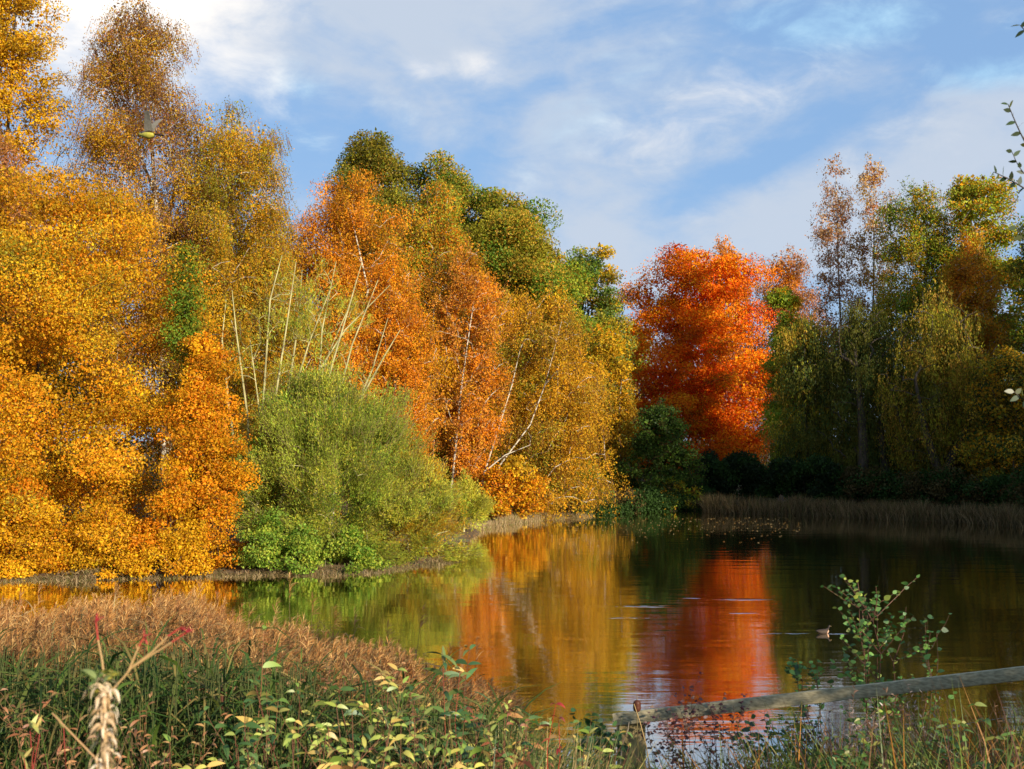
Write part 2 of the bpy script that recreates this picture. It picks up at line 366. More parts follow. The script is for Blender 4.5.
def tree(name, label, px, D, top, bot, hw, style, cols, prof='dome', bark=None, cov=1.0, cl=1.0, trunks=None, lean=0., yoff=0., group=None, cat='tree',
         patch=.5, jit=.26, lumps=1.0, rbase=None, depth=1.0, lsc=1.0, twig=.12, world=None, crs=1.0, spread=1.0):
    st = STYLE[style]
    if world is None:
        Cx = at(px, 440, D)[0]; Rr = hw * D / F; ztop = at(px, top, D)[2]; zbot = at(px, bot, D)[2]; cx, cy = Cx, D + yoff
    else: cx, cy, ztop, zbot, Rr = world
    if trunks is None: bx, by = cx - lean, cy
    else: bx, by = trunks[0][0][0], trunks[0][0][1]
    bz = float(gz(np.array([bx]), np.array([by]))[0]); zbot = max(zbot, .08)
    origin = np.array([bx, by, bz]); H = ztop - zbot
    root = empty(name, origin, label, cat, group)
    pr = np.array(PROF[prof]); ph = rng.uniform(0, 6.28, 4)
    cr = st['cr'] * crs * max(.62, min(1.0, Rr / 3.2)) * min(1.25, max(1, D / 55) if world is None else 1)
    # clump centres
    vol = 2.2 * Rr * Rr * H * depth; nc = int(np.clip(vol / (cr ** 3 * 2.6) * cl, 30, 620))
    t = rng.uniform(0, 1, nc * 4); rr = np.interp(t, pr[:, 0], pr[:, 1]); keep = rng.uniform(0, 1, nc * 4) < rr ** 1.2 + .06
    t, rr = t[keep][:nc], rr[keep][:nc]; n = len(t); th = rng.uniform(0, 2 * np.pi, n)
    lump = 1.02 + lumps * .13 * np.sin(th * 2 + ph[0] + 5 * t) + lumps * .11 * np.sin(th * 3 + ph[1] - 9 * t) + lumps * .09 * np.sin(15 * t + ph[2])
    rad = np.maximum(rr * Rr * lump - cr * .5, .05) * (rng.uniform(0, 1, n) ** st['shell'])
    top_ = rng.uniform(-1, 1, n) * (t > .7) * .05 * H * lumps
    cent = np.stack([cx + rad * np.cos(th), cy + rad * np.sin(th) * depth, zbot + cr * .3 + t * np.maximum(.3, H - cr * .75) + top_ + rng.normal(0, .12, n)], 1)
    size = cr * rng.uniform(.55, 1.45, n)
    # stems
    if trunks is None:
        m = 12; tt = np.linspace(0, 1, m); ztr = bz + (ztop - cr - bz) * tt * .96; wob = .03 * (ztop - bz)
        tr = np.stack([bx + (cx - bx) * tt + wob * np.sin(tt * 4 + ph[0]) * tt, by + (cy - by) * tt + wob * np.cos(tt * 3.3 + ph[1]) * tt, ztr], 1); trunks = [tr]
    arr, par, wgt = skeleton(trunks, cent, .15 if style in ('weep',) else .35)
    rb = (rbase or .010 * (ztop - bz) + .02) * (1 if style in ('weep', 'willow') else .55)
    trunk_mesh(arr, par, wgt, rb, bark or BARK, root, origin, trunks, rmin=.006 + .00010 * D)
    # leaves
    ll = max(.045, .00165 * D) * st['ll'] * lsc; lw = ll * st['lw']
    area = 2 * np.pi * Rr * H * .6 + np.pi * Rr * Rr; nl = int(cov * 2.0 * area / (ll * lw * .5) * .62); nl = min(nl, 230000)
    wsz = size ** 2 * rng.uniform(.45, 1.4, n); idx = rng.choice(n, nl, p=wsz / wsz.sum()); s = Soup()
    u = norm(rng.normal(0, 1, (nl, 3))); q = rng.uniform(0, 1, nl) ** .42; big = 1 + .9 * (rng.uniform(0, 1, nl) < .14)
    off = u * (q * size[idx])[:, None]; off[:, 2] *= st['flat']
    P = cent[idx] + off
    if st['mode'] == 'droop':
        # hanging twigs: leaves share strand columns
        ns = max(8, nl // 9); si = rng.integers(0, ns, nl); su = norm(rng.normal(0, 1, (ns, 3))); sc_ = rng.choice(n, ns, p=wsz / wsz.sum())
        S0 = cent[sc_] + su * (rng.uniform(0, 1, ns) ** .5 * size[sc_])[:, None]; sl = rng.uniform(.35, 1.1, ns) * cr * 1.1
        out = norm(S0 - np.array([cx, cy, 0]) * 1.0); out[:, 2] = 0; out = norm(out)
        k = rng.uniform(0, 1, nl); P = S0[si] + out[si] * (k * sl[si] * .35)[:, None]; P[:, 2] -= k ** 1.3 * sl[si]; P += rng.normal(0, .045 + .0006 * D, (nl, 3)); idx = sc_[si]
        A = norm(rng.normal(0, .6, (nl, 3)) + np.array([0, 0, -.6]))
        if twig:
            a = norm(out * .35 + np.array([0, 0, -1.])); v = rng.uniform(0, 1, ns) < .6
            s.leaves(S0[v], a[v], sl[v] * 1.05, .008 + .00022 * D, np.array(BRN) * .8)
    elif st['mode'] == 'weep':
        ns = max(8, nl // 16); si = rng.integers(0, ns, nl); sc_ = rng.choice(n, ns, p=wsz / wsz.sum()); su = norm(rng.normal(0, 1, (ns, 3)))
        S0 = cent[sc_] + su * (rng.uniform(0, 1, ns) ** .5 * size[sc_])[:, None]; sl = rng.uniform(.6, 1.8, ns) * cr * 1.3
        k = rng.uniform(0, 1, nl); P = S0[si].copy(); P[:, 2] -= k * sl[si]; P += rng.normal(0, .05, (nl, 3)); P[:, 2] = np.maximum(P[:, 2], bz + .15); idx = sc_[si]
        A = norm(rng.normal(0, .3, (nl, 3)) + np.array([0, 0, -1.]))
    elif st['mode'] == 'spray':
        # fine twigs fanning up and outward
        ns = max(8, nl // 10); si = rng.integers(0, ns, nl); sc_ = rng.choice(n, ns, p=wsz / wsz.sum()); su = norm(rng.normal(0, 1, (ns, 3)))
        S0 = cent[sc_] + su * (rng.uniform(0, 1, ns) * size[sc_] * .8)[:, None]; sl = rng.uniform(.4, 1.0, ns) * cr * 1.3
        od = S0 - np.array([cx, cy, zbot + .25 * H]); a = norm(norm(od) + np.array([0, 0, .55]) + rng.normal(0, .28, (ns, 3)))
        k = rng.uniform(0, 1, nl); P = S0[si] + a[si] * (k * sl[si])[:, None] + rng.normal(0, .03, (nl, 3)); idx = sc_[si]
        A = norm(a[si] + rng.normal(0, .45, (nl, 3)))
        v = rng.uniform(0, 1, ns) < .5; s.leaves(S0[v], a[v], sl[v] * 1.1, .006 + .0002 * D, np.array((.22, .17, .07)))
    else:
        A = norm(rng.normal(0, 1, (nl, 3)) + np.array([0, 0, -.25]))
        ns = n * 10; ii = rng.integers(0, n, ns); v = norm(rng.normal(0, 1, (ns, 3))); v[:, 2] *= st['flat']
        s.leaves(cent[ii], v, size[ii] * 1.0, .006 + .0003 * D, np.array(BRN) * .5)
    P[:, 2] = np.maximum(P[:, 2], .05 + .12 * rng.uniform(0, 1, len(P)))
    back = (P[:, 1] > cy + .35 * Rr) & (rng.uniform(0, 1, len(P)) < .55); kp = ~back; P, A, idx, big = P[kp], A[kp], idx[kp], big[kp]; nl = len(P)
    P += (np.array([cx, cy, 0]) - P) * np.array([1, 1, 0]) * ((big > 1) * .22)[:, None]
    val = patch * field(P, ph[3], 2.2 / max(1.5, Rr)) + (1 - patch) * rng.uniform(0, 1, n)[idx]
    val = np.clip((val - .5) * 1.25 + .5 + rng.normal(0, .13, len(P)), 0, .999)
    c = pal(cols, len(P), val); c = c * (1 + jit * rng.uniform(-1, 1, (len(P), 1))) * (1 + .12 * rng.uniform(-1, 1, (len(P), 3))) * rng.uniform(.62, 1.2, n)[idx][:, None]
    s.leaves(P, A, ll * big * rng.uniform(.55, 1.4, nl), lw * big * rng.uniform(.8, 1.5, nl), np.clip(c, 0, .95))
    s.build('crown', LEAF, root, origin=origin)
    return root

def stem(pts, D, ground=True, dy=0., k=3):
    """stem polyline through picture points at depth D, subdivided"""
    P = [at(a, b, D + dy * j) for j, (a, b) in enumerate(pts)]
    if ground: P[0][2] = float(gz(np.array([P[0][0]]), np.array([P[0][1]]))[0]) - .05
    out = []
    for a, b in zip(P[:-1], P[1:]):
        for q in range(k): out.append(a + (b - a) * q / k)
    out.append(P[-1]); return np.array(out)

exec_trees = True
# ------------------------------------------------------------------ left bank, front to back
G = 'autumn trees along the left bank'
tree('golden_tree', 'broad golden orange tree at far left, its boughs touching the water', 58, 31.6, 160, 582, 140, 'broad', [GOLD, OCH, GOLD, ORG, GOLD, YEL, OCH, OLV], 'full', cov=.95, group=G,
     trunks=[stem([(20, 560), (20, 440), (40, 360), (80, 230)], 32), stem([(30, 560), (25, 430), (70, 405), (130, 400)], 31.5)], cl=1.1)
tree('golden_tree', 'small bright yellow orange tree between the big golden tree and the green willow', 202, 30.5, 330, 582, 50, 'broad', [YEL, GOLD, ORG, GOLD, ORG, GOLD], 'full', cov=1.1, group=G, crs=.8)
tree('golden_tree', 'tall bright yellow tree cut by the upper left corner of the photo', -4, 39, -60, 300, 66, 'broad', [YEL, GOLD, YEL, OCH], 'full', cov=1.0, group=G, crs=.8)
tree('copper_birch_tree', 'dusty copper pink tree at the left edge above the golden boughs', -5, 36, 145, 400, 50, 'birch', [PINK, (.50, .22, .05), PINK, ORG], 'dome', BIRCH, cov=.8, group=G)
tree('birch_tree', 'tallest thin topped birch with brownish gold leaves against the white cloud', 125, 40, 0, 420, 84, 'birch', [OCH, GOLD, OCH, PINK, OCH, BRN], 'tall', BIRCH, cov=.75, cl=.8, group=G,
     trunks=[stem([(165, 500), (160, 260), (150, 120), (115, 20)], 40, k=5), stem([(165, 500), (180, 260), (150, 180), (90, 40)], 40.5, k=5)])
tree('birch_tree', 'olive gold birch with slanting pale stems right of the tallest birch', 228, 41, 110, 480, 80, 'birch', [OCH, OLV, GOLD, OCH, OLV], 'dome', BIRCH, cov=.95, group=G,
     trunks=[stem([(165, 520), (165, 230), (175, 190), (190, 150)], 40.5, k=4), stem([(200, 520), (205, 280), (225, 210), (235, 140)], 40.8, k=4)])
tree('green_tree', 'narrow fresh green tree tucked between golden crowns', 186, 31.6, 240, 372, 24, 'broad', [GRN, OLV, (.15, .24, .025), GRN], 'column', cov=.7, lumps=1.8, group=G)
tree('orange_birch_tree', 'bright orange birch behind the bare leaning stems', 345, 45, 182, 480, 68, 'birch', [ORG, (.74, .32, .02), ORG, (.66, .25, .02), GOLD], 'dome', BIRCH, cov=1.15, group=G, yoff=-.5,
     trunks=[stem([(330, 500), (350, 380), (368, 290), (350, 210)], 43.5, k=4), stem([(310, 500), (335, 380), (352, 320), (340, 230)], 43.8, k=4)])
tree('orange_birch_tree', 'rusty orange birch low behind the green willow', 392, 44, 268, 505, 50, 'birch', [ORG, (.66, .26, .02), GOLD, ORG], 'dome', BIRCH, cov=1.0, group=G)
tree('ochre_tree', 'olive ochre thicket tree behind the pale leaning stems', 268, 44.5, 215, 520, 66, 'birch', [OLV, OCH, GOLD, OLV], 'full', BIRCHG, cov=.9, group=G)
# bare leaning coppice
sf = []
for a in [[(248, 560), (275, 400), (286, 330), (296, 262)], [(256, 560), (310, 410), (330, 350), (352, 300)], [(268, 560), (350, 420), (372, 370), (388, 318)], [(250, 560), (228, 400), (222, 340), (226, 300)], [(258, 560), (322, 400), (348, 310), (362, 262)], [(245, 560), (262, 420), (270, 300), (282, 255)], [(250, 560), (248, 420), (236, 330), (232, 290)], [(255, 560), (300, 400), (345, 330), (390, 285)], [(250, 560), (285, 420), (310, 340), (330, 290)],
          [(265, 560), (335, 410), (352, 345), (378, 280)], [(270, 560), (360, 400), (385, 355), (400, 330)], [(245, 560), (262, 440), (258, 400), (250, 340)], [(250, 560), (290, 380), (300, 310), (302, 270)],
          [(262, 560), (318, 400), (322, 330), (336, 262)]]:
    sf.append(stem(a, 32.6 + rng.uniform(0, 2.2), k=3))
tree('coppiced_tree', 'nearly bare coppice of long pale stems leaning right above the willow', 300, 34.5, 262, 470, 78, 'willow', [WILY, WIL, OCH], 'dome', GREYBARK, cov=.13, cl=.35, trunks=sf, rbase=.05, group=G, crs=.8)
tree('willow_bush', 'large rounded grey green willow at the water edge', 330, 32.6, 374, 577, 98, 'willow', [WIL, WIL, WILY, GRN, WIL], 'round', GREYBARK, cov=3.0, cat='bush', patch=.3, cl=1.3, lumps=.6)
tree('willow_bush', 'low yellow green willow spreading over the water right of the round one', 408, 32.8, 458, 572, 56, 'willow', [WILY, WIL, WILY, OCH], 'round', GREYBARK, cov=2.2, cat='bush', cl=1.2)
tree('willow_bush', 'small yellow green willow on the low point behind the spreading willow', 464, 42, 480, 524, 26, 'willow', [WILY, WIL, OCH], 'mound', GREYBARK, cov=1.3, cat='bush')
tree('green_bush', 'bright green leafy bush at the foot of the round willow', 285, 30.3, 515, 580, 55, 'broad', [WIL, (.2, .32, .04), GRN, WIL], 'mound', cov=1.4, cat='bush', crs=.55)
tree('green_bush', 'small bright green bush right of the leafy bush under the willow', 352, 30.5, 530, 577, 34, 'broad', [WIL, GRN, WIL], 'mound', cov=1.2, cat='bush', crs=.5)
for px_, t_, h_, lb in [(15, 470, 55, 'low yellow boughs over the water in the bottom left of the wood'), (95, 505, 52, 'low golden shrub at the water edge under the big golden tree'), (170, 500, 50, 'low orange gold shrub at the water edge left of the bright green bush')]:
    tree('golden_bush', lb, px_, 29.4, t_, 583, h_, 'broad', [GOLD, YEL, GOLD, ORG], 'mound', cov=1.1, cat='bush', crs=.75, group='low golden bushes at the left water edge')
# middle of the left wood
tree('mixed_birch_tree', 'birch with green lower and orange upper leaves in front of the oaks', 432, 53, 184, 490, 62, 'birch', [OCH, LIME, ORG, OLV, (.60, .27, .03)], 'tall', BIRCH, cov=1.05, group=G)
tree('orange_birch_tree', 'pale orange birch with one white trunk right of the mixed birch', 470, 50.5, 255, 478, 44, 'birch', [ORG, (.60, .25, .04), GOLD], 'dome', BIRCH, cov=.9, group=G, yoff=-.5,
     trunks=[stem([(448, 505), (456, 445), (461, 390), (468, 340), (474, 300)], 49, k=3)], rbase=.11)
tree('golden_birch_tree', 'golden birch with white trunks leaning left to right over the bank', 545, 51.5, 290, 514, 72, 'birch', [GOLD, OCH, GOLD, (.55, .32, .03), OLV], 'full', BIRCH, cov=1.0, group=G, yoff=.7,
     trunks=[stem([(480, 505), (500, 465), (530, 425), (545, 385), (562, 320)], 49.5, k=3), stem([(470, 505), (498, 430), (512, 385), (520, 350)], 49.8, k=3), stem([(478, 508), (484, 472), (505, 455), (530, 445)], 49.3, k=3)], rbase=.09)
tree('golden_bush', 'low golden orange thicket at the water edge under the leaning birch', 512, 49.5, 450, 518, 42, 'broad', [GOLD, ORG, YEL, OCH], 'mound', cov=1.0, cat='bush', crs=.7)
tree('green_bush', 'fresh green bush at the foot of the golden birch near the dark water', 582, 55, 450, 510, 30, 'broad', [VGRN, GRN, LIME], 'mound', cov=1.1, cat='bush', crs=.7)
O = 'oaks standing behind the birches'
OK1 = [DOLV, OLV, (.32, .22, .03), (.18, .22, .03), DOLV]
OK2 = [OLV, (.34, .36, .03), (.16, .22, .03), (.45, .28, .03), OLV, GRN]
tree('oak_tree', 'dark bronze green oak highest against the blue sky', 370, 64, 142, 460, 60, 'oak', OK1, 'fan', cov=2.4, lumps=0.6, group=O)
tree('oak_tree', 'green gold oak crown right of the dark bronze oak', 440, 65, 158, 460, 66, 'oak', OK2, 'fan', cov=2.4, lumps=0.6, group=O)
tree('oak_tree', 'yellow green oak crown stepping down to the right', 502, 64, 196, 480, 66, 'oak', [OLV, (.36, .34, .03), (.48, .29, .03), GRN, (.18, .26, .03)], 'fan', cov=2.4, lumps=1.7, group=O)
tree('oak_tree', 'mid green oak with gold flecks behind the leaning birch', 548, 66, 244, 490, 60, 'oak', [(.16, .26, .03), OLV, LIME, GRN, (.45, .28, .03), OLV], 'fan', cov=2.4, lumps=1.7, group=O)
tree('ash_tree', 'blue green feathery ash beside the red beech', 592, 68, 243, 500, 43, 'broad', [(.13, .20, .05), GRN, (.16, .22, .05), OLV, OCH], 'fan', cov=1.9, lumps=.5, group=O)
tree('yellow_tree', 'lime and gold tree in front of the feathery ash', 604, 62, 310, 470, 32, 'broad', [LIME, GOLD, YEL, OCH, OLV], 'full', cov=.9, group=G)
tree('golden_birch_tree', 'small ochre birch left of the dark rounded bush', 622, 61.5, 366, 505, 22, 'birch', [OCH, GOLD, OLV], 'full', BIRCH, cov=.9, group=G)
# ------------------------------------------------------------------ the far bank
tree('red_beech_tree', 'blazing red and orange beech in the middle of the far bank', 696, 80, 249, 480, 86, 'beech', [ROR, (.90, .26, .008), (.90, .20, .008), (.94, .42, .012), (.90, .24, .008), ROR, RED], 'fan', cov=1.5, cl=1.2, patch=.3, crs=1.0, lumps=1.2)
tree('green_tree', 'mid green tree filling the gap left of the red beech', 632, 92, 322, 490, 34, 'broad', [OLV, GRN, OCH, LIME], 'full', cov=1.3)
tree('orange_birch_tree', 'thin orange topped birch rising behind the red beech', 730, 92, 242, 440, 36, 'birch', [(.66, .26, .04), ORG, PINK], 'tall', BIRCH, cov=.8)
tree('copper_birch_tree', 'copper pink birch top between red beech and twin birches', 790, 90, 250, 440, 40, 'birch', [PINK, (.58, .26, .08), PINK, ORG], 'dome', BIRCH, cov=.85)
tree('lime_tree', 'yellow green young tree right of the red beech', 789, 66, 284, 470, 30, 'broad', [LIME, (.22, .32, .03), LIME, GOLD, OLV], 'dome', cov=1.4)
tree('dark_bush', 'rounded dark green bush on the far bank below the red beech', 660, 58.6, 396, 508, 42, 'broad', [(.05, .09, .018), (.09, .15, .02), (.05, .09, .018)], 'mound', cov=1.2, cat='bush', crs=.7)
tree('yellow_bush', 'low yellow green bush hanging over the water under the dark bush', 672, 57.8, 478, 508, 34, 'broad', [OLV, LIME, OCH], 'mound', cov=1.0, cat='bush', crs=.5)
tree('birch_tree', 'left one of two slender airy birches with pinkish leaf tops', 836, 67, 155, 400, 27, 'birch', [PINK, (.55, .34, .15), (.50, .26, .11), PINK], 'column', BIRCH, cov=.38, cl=.8, trunks=[stem([(842, 500), (842, 360), (838, 260), (836, 175)], 67, k=5)], rbase=.17)
tree('birch_tree', 'right one of two slender airy birches, golden tip on a white trunk', 874, 66, 156, 400, 26, 'birch', [PINK, (.62, .36, .08), (.55, .34, .15), OCH], 'column', BIRCH, cov=.38, cl=.8, trunks=[stem([(874, 500), (872, 360), (874, 260), (874, 175)], 66, k=5)], rbase=.17)
RB = 'autumn trees along the right bank'
tree('golden_birch_tree', 'green and gold birch right of the slender twin birches', 922, 61, 186, 470, 46, 'birch', [OLV, GOLD, LIME, GRN, LIME, OCH], 'full', BIRCHG, cov=1.3, group=RB)
tree('lime_tree', 'lime topped birch high at the right side', 980, 60, 176, 470, 58, 'broad', [LIME, LIME, GOLD, (.44, .48, .04), OLV], 'full', BIRCHG, cov=1.5, group=RB, crs=.85)
tree('golden_birch_tree', 'orange brown birch in front of the lime topped one', 975, 57, 238, 480, 36, 'birch', [(.66, .30, .03), OCH, ORG, (.58, .26, .03)], 'dome', BIRCHG, cov=1.1, group=RB)
tree('dark_willow_tree', 'dark olive tree at the right edge of the photo', 1052, 53, 190, 480, 48, 'broad', [DOLV, OLV, GRN, OCH], 'full', BARK, cov=.9, group=RB)
tree('dark_willow_tree', 'drooping dark green willow right beside the red beech', 808, 60, 312, 480, 40, 'weep', [DOLV, DOLV, (.09, .13, .03), OLV, (.45, .28, .03)], 'full', BARK, cov=1.1, group=RB)  # gold among the dark willow leaf colours stands in for lit patches
tree('dark_willow_tree', 'drooping dark willow with a thick black trunk below the twin birches', 862, 58, 302, 470, 52, 'weep', [DOLV, DOLV, (.09, .13, .03)], 'dome', BARK, cov=1.1, group=RB,
     trunks=[stem([(863, 505), (863, 440), (860, 400), (855, 350)], 56.5), stem([(866, 505), (885, 470), (880, 430), (890, 380)], 56.8)], rbase=.34)
tree('dark_willow_tree', 'dark arching willow with forked trunks over the right bank', 938, 55, 290, 468, 60, 'weep', [DOLV, OLV, (.42, .24, .03), DOLV, OLV], 'dome', BARK, cov=.9, group=RB,
     trunks=[stem([(940, 512), (938, 470), (925, 430), (915, 380)], 53.5), stem([(946, 512), (950, 460), (970, 420), (985, 370)], 53.8)], rbase=.3)
tree('dark_willow_tree', 'dark bushy willow with yellow patches at the right edge over the reeds', 1014, 51, 345, 505, 52, 'broad', [DOLV, OLV, GOLD, DGR, (.50, .32, .03), DOLV], 'full', BARK, cov=.95, group=RB)
tree('yellow_bush', 'thin yellow leaved understorey seen between the dark willow trunks', 900, 62, 418, 495, 60, 'broad', [OCH, OLV, GOLD], 'mound', cov=.6, cat='bush', crs=.7)
tree('yellow_bush', 'sunlit yellow understorey behind the forked willow at right', 985, 59, 415, 500, 42, 'broad', [OCH, GOLD, OLV], 'mound', cov=.6, cat='bush', crs=.7)

def copy_tree(o, loc, rz, sc, label, group):
    c = o.copy(); COL.objects.link(c); c.location = loc; c.rotation_euler = (0, 0, rz); c.scale = sc; c['label'] = label; c['group'] = group
    for ch in list(o.children):
        k = ch.copy(); COL.objects.link(k); k.parent = c
    return c
# wood behind both banks: two kinds, copied
bw = 'trees of the wood behind the banks'
p1 = tree('woodland_tree', 'ochre woodland tree seen only in gaps behind the front trees', 0, 85, 0, 0, 0, 'broad', [OCH, OLV, DOLV, BRN], 'full', cov=.5, group=bw, world=(-46, 60, 15, .6, 4.5), lsc=1.1)
p2 = tree('woodland_tree', 'dark green woodland tree seen only in gaps behind the front trees', 0, 85, 0, 0, 0, 'oak', [DOLV, GRN, OLV], 'full', cov=.5, group=bw, world=(-38, 68, 14, .6, 4.8), lsc=1.1)
spots = [(-31, 54), (-24, 60), (-17, 66), (-10, 72), (-3, 76), (4, 74), (-28, 43), (-21, 48), (-14, 54), (15, 96), (24, 98), (33, 92), (30, 72), (38, 74), (46, 66), (40, 60), (22, 76), (6, 98), (-4, 95), (52, 56), (-36, 40), (-27, 35.5)]
made = []
for j, (x, y) in enumerate(spots):
    src = p1 if j % 2 else p2; px_ = 512 + F * x / y; kd = ('dark green', 'ochre')[j % 2]
    lm = [(-100, 'beyond the left edge of the photo'), (60, 'behind the tall yellow corner tree'), (170, 'behind the tallest birch'), (260, 'behind the olive gold birch'), (340, 'behind the bare coppice'), (430, 'behind the dark bronze oak'),
          (540, 'behind the stepped oaks'), (640, 'behind the feathery ash'), (760, 'behind the red beech'), (850, 'behind the slender twin birches'), (960, 'behind the green and gold birch'), (1060, 'behind the lime topped birch'), (9999, 'beyond the right edge of the photo')]
    lab = kd + ' woodland tree ' + [b for a, b in lm if px_ < a + .01][0] + (', farther back' if y > 70 else '')
    sc = rng.uniform(.72, .98); sc = min(sc, .8) if (x > 10) else sc
    made.append((px_, copy_tree(src, (x, y, float(gz(np.array([x]), np.array([y]))[0])), rng.uniform(0, 6.28), (sc, sc, sc), lab, bw)))
for lab in {o['label'] for _, o in made}:
    same = sorted([m_ for m_ in made if m_[1]['label'] == lab], key=lambda q: q[0])
    if len(same) > 1:
        for k_, (_, o) in enumerate(same): o['label'] = lab + (', leftmost there' if k_ == 0 else ', rightmost there' if k_ == len(same) - 1 else ', middle one there')
# the right shore continues round towards the camera
rs = 'tall trees on the right shore beyond the picture edge'
c0 = tree('shore_tree', 'tall leafy tree on the right shore beyond the picture edge', 0, 60, 0, 0, 0, 'oak', [OLV, GRN, OCH, GRN], 'full', cov=1.1, group=rs, world=(44, 33, 20, 1.0, 5.4), lsc=2.0)
for x, y, s in [(37, 41, .95), (51, 27, 1.0), (40, 24, .95), (58, 36, 1.0), (34, 48, .8), (47, 43, .9), (64, 26, 1.05), (36.5, 26, 1.0), (46, 36, 1.0), (55, 20, 1.0)]:
    copy_tree(c0, (x, y, float(gz(np.array([x]), np.array([y]))[0])), rng.uniform(0, 6), (s, s, s), c0['label'], rs)

# ------------------------------------------------------------------ hedges
def hedge(name, label, pts, depth, zt, cols, ll=.12, n=20000, cat='hedge', m=LEAF, stemc=(.06, .045, .03)):
    """thick leafy hedge following a ground line; zt = top height above ground at each point"""
    pts = np.array(pts, float); L_ = np.concatenate([[0], np.cumsum(np.linalg.norm(np.diff(pts, axis=0), axis=1))])
    s = Soup(); nc = int(L_[-1] * 16); t = rng.uniform(0, L_[-1], nc)
    cx = np.interp(t, L_, pts[:, 0]) + rng.normal(0, .1, nc); cy = np.interp(t, L_, pts[:, 1]) + rng.uniform(-depth / 2, depth / 2, nc)
    g = gz(cx, cy); h = np.interp(t, L_, zt) * (1 + .10 * np.sin(t * 1.3) + .08 * np.sin(t * 3.1 + 1)); cz = g + h * rng.uniform(0.05, 1, nc) ** .7 - .25
    cz = np.maximum(cz, g + .1); cent = np.stack([cx, cy, cz], 1)
    idx = rng.integers(0, nc, n); P = cent[idx] + norm(rng.normal(0, 1, (n, 3))) * (rng.uniform(0, 1, n) ** .5 * .52)[:, None]
    P[:, 2] = np.maximum(P[:, 2], gz(P[:, 0], P[:, 1]) + .02)
    c = pal(cols, n, np.clip(.5 * field(P, 1, 1.2) + .5 * rng.uniform(0, 1, nc)[idx], 0, .99)) * rng.uniform(.6, 1.4, (n, 1))
    s.leaves(P, norm(rng.normal(0, 1, (n, 3))), ll * rng.uniform(.6, 1.3, n), ll * .65, c)
    org = np.array([pts[0, 0], pts[0, 1], float(gz(pts[0:1, 0], pts[0:1, 1])[0])]); root = empty(name, org, label, cat)
    k = int(L_[-1] * 1.5); t = rng.uniform(0, L_[-1], k); P0 = np.stack([np.interp(t, L_, pts[:, 0]), np.interp(t, L_, pts[:, 1]), np.zeros(k)], 1); P0[:, 2] = gz(P0[:, 0], P0[:, 1]) - .05
    P1 = P0 + np.stack([rng.normal(0, .2, k), rng.normal(0, .2, k), np.interp(t, L_, zt) * .85], 1); s.tubes(P0, P1, .035, .012, np.array(stemc)); s.build('foliage', m, root, origin=org)
    return root
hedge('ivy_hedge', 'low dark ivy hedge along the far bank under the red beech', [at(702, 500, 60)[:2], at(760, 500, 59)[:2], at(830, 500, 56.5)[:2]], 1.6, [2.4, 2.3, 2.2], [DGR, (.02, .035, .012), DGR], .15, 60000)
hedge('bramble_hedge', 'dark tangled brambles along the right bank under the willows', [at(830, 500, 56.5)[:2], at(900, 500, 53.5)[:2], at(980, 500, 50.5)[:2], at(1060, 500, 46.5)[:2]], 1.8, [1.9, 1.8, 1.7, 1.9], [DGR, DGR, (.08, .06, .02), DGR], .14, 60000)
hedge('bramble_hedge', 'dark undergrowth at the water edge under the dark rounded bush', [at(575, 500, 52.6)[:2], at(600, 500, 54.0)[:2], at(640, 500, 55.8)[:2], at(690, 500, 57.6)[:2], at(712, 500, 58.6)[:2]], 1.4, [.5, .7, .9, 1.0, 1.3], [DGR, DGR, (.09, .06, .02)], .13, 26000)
hedge('shade_hedge', 'unseen leafy hedge added behind the viewer to shade the near bank', [(-9, -3.2), (0, -3.4), (9, -3.6)], 1.2, [2.3, 2.3, 2.5], [GRN, OLV, DGR], .10, 26000)  # out of view, added so the low near plants fall in shade

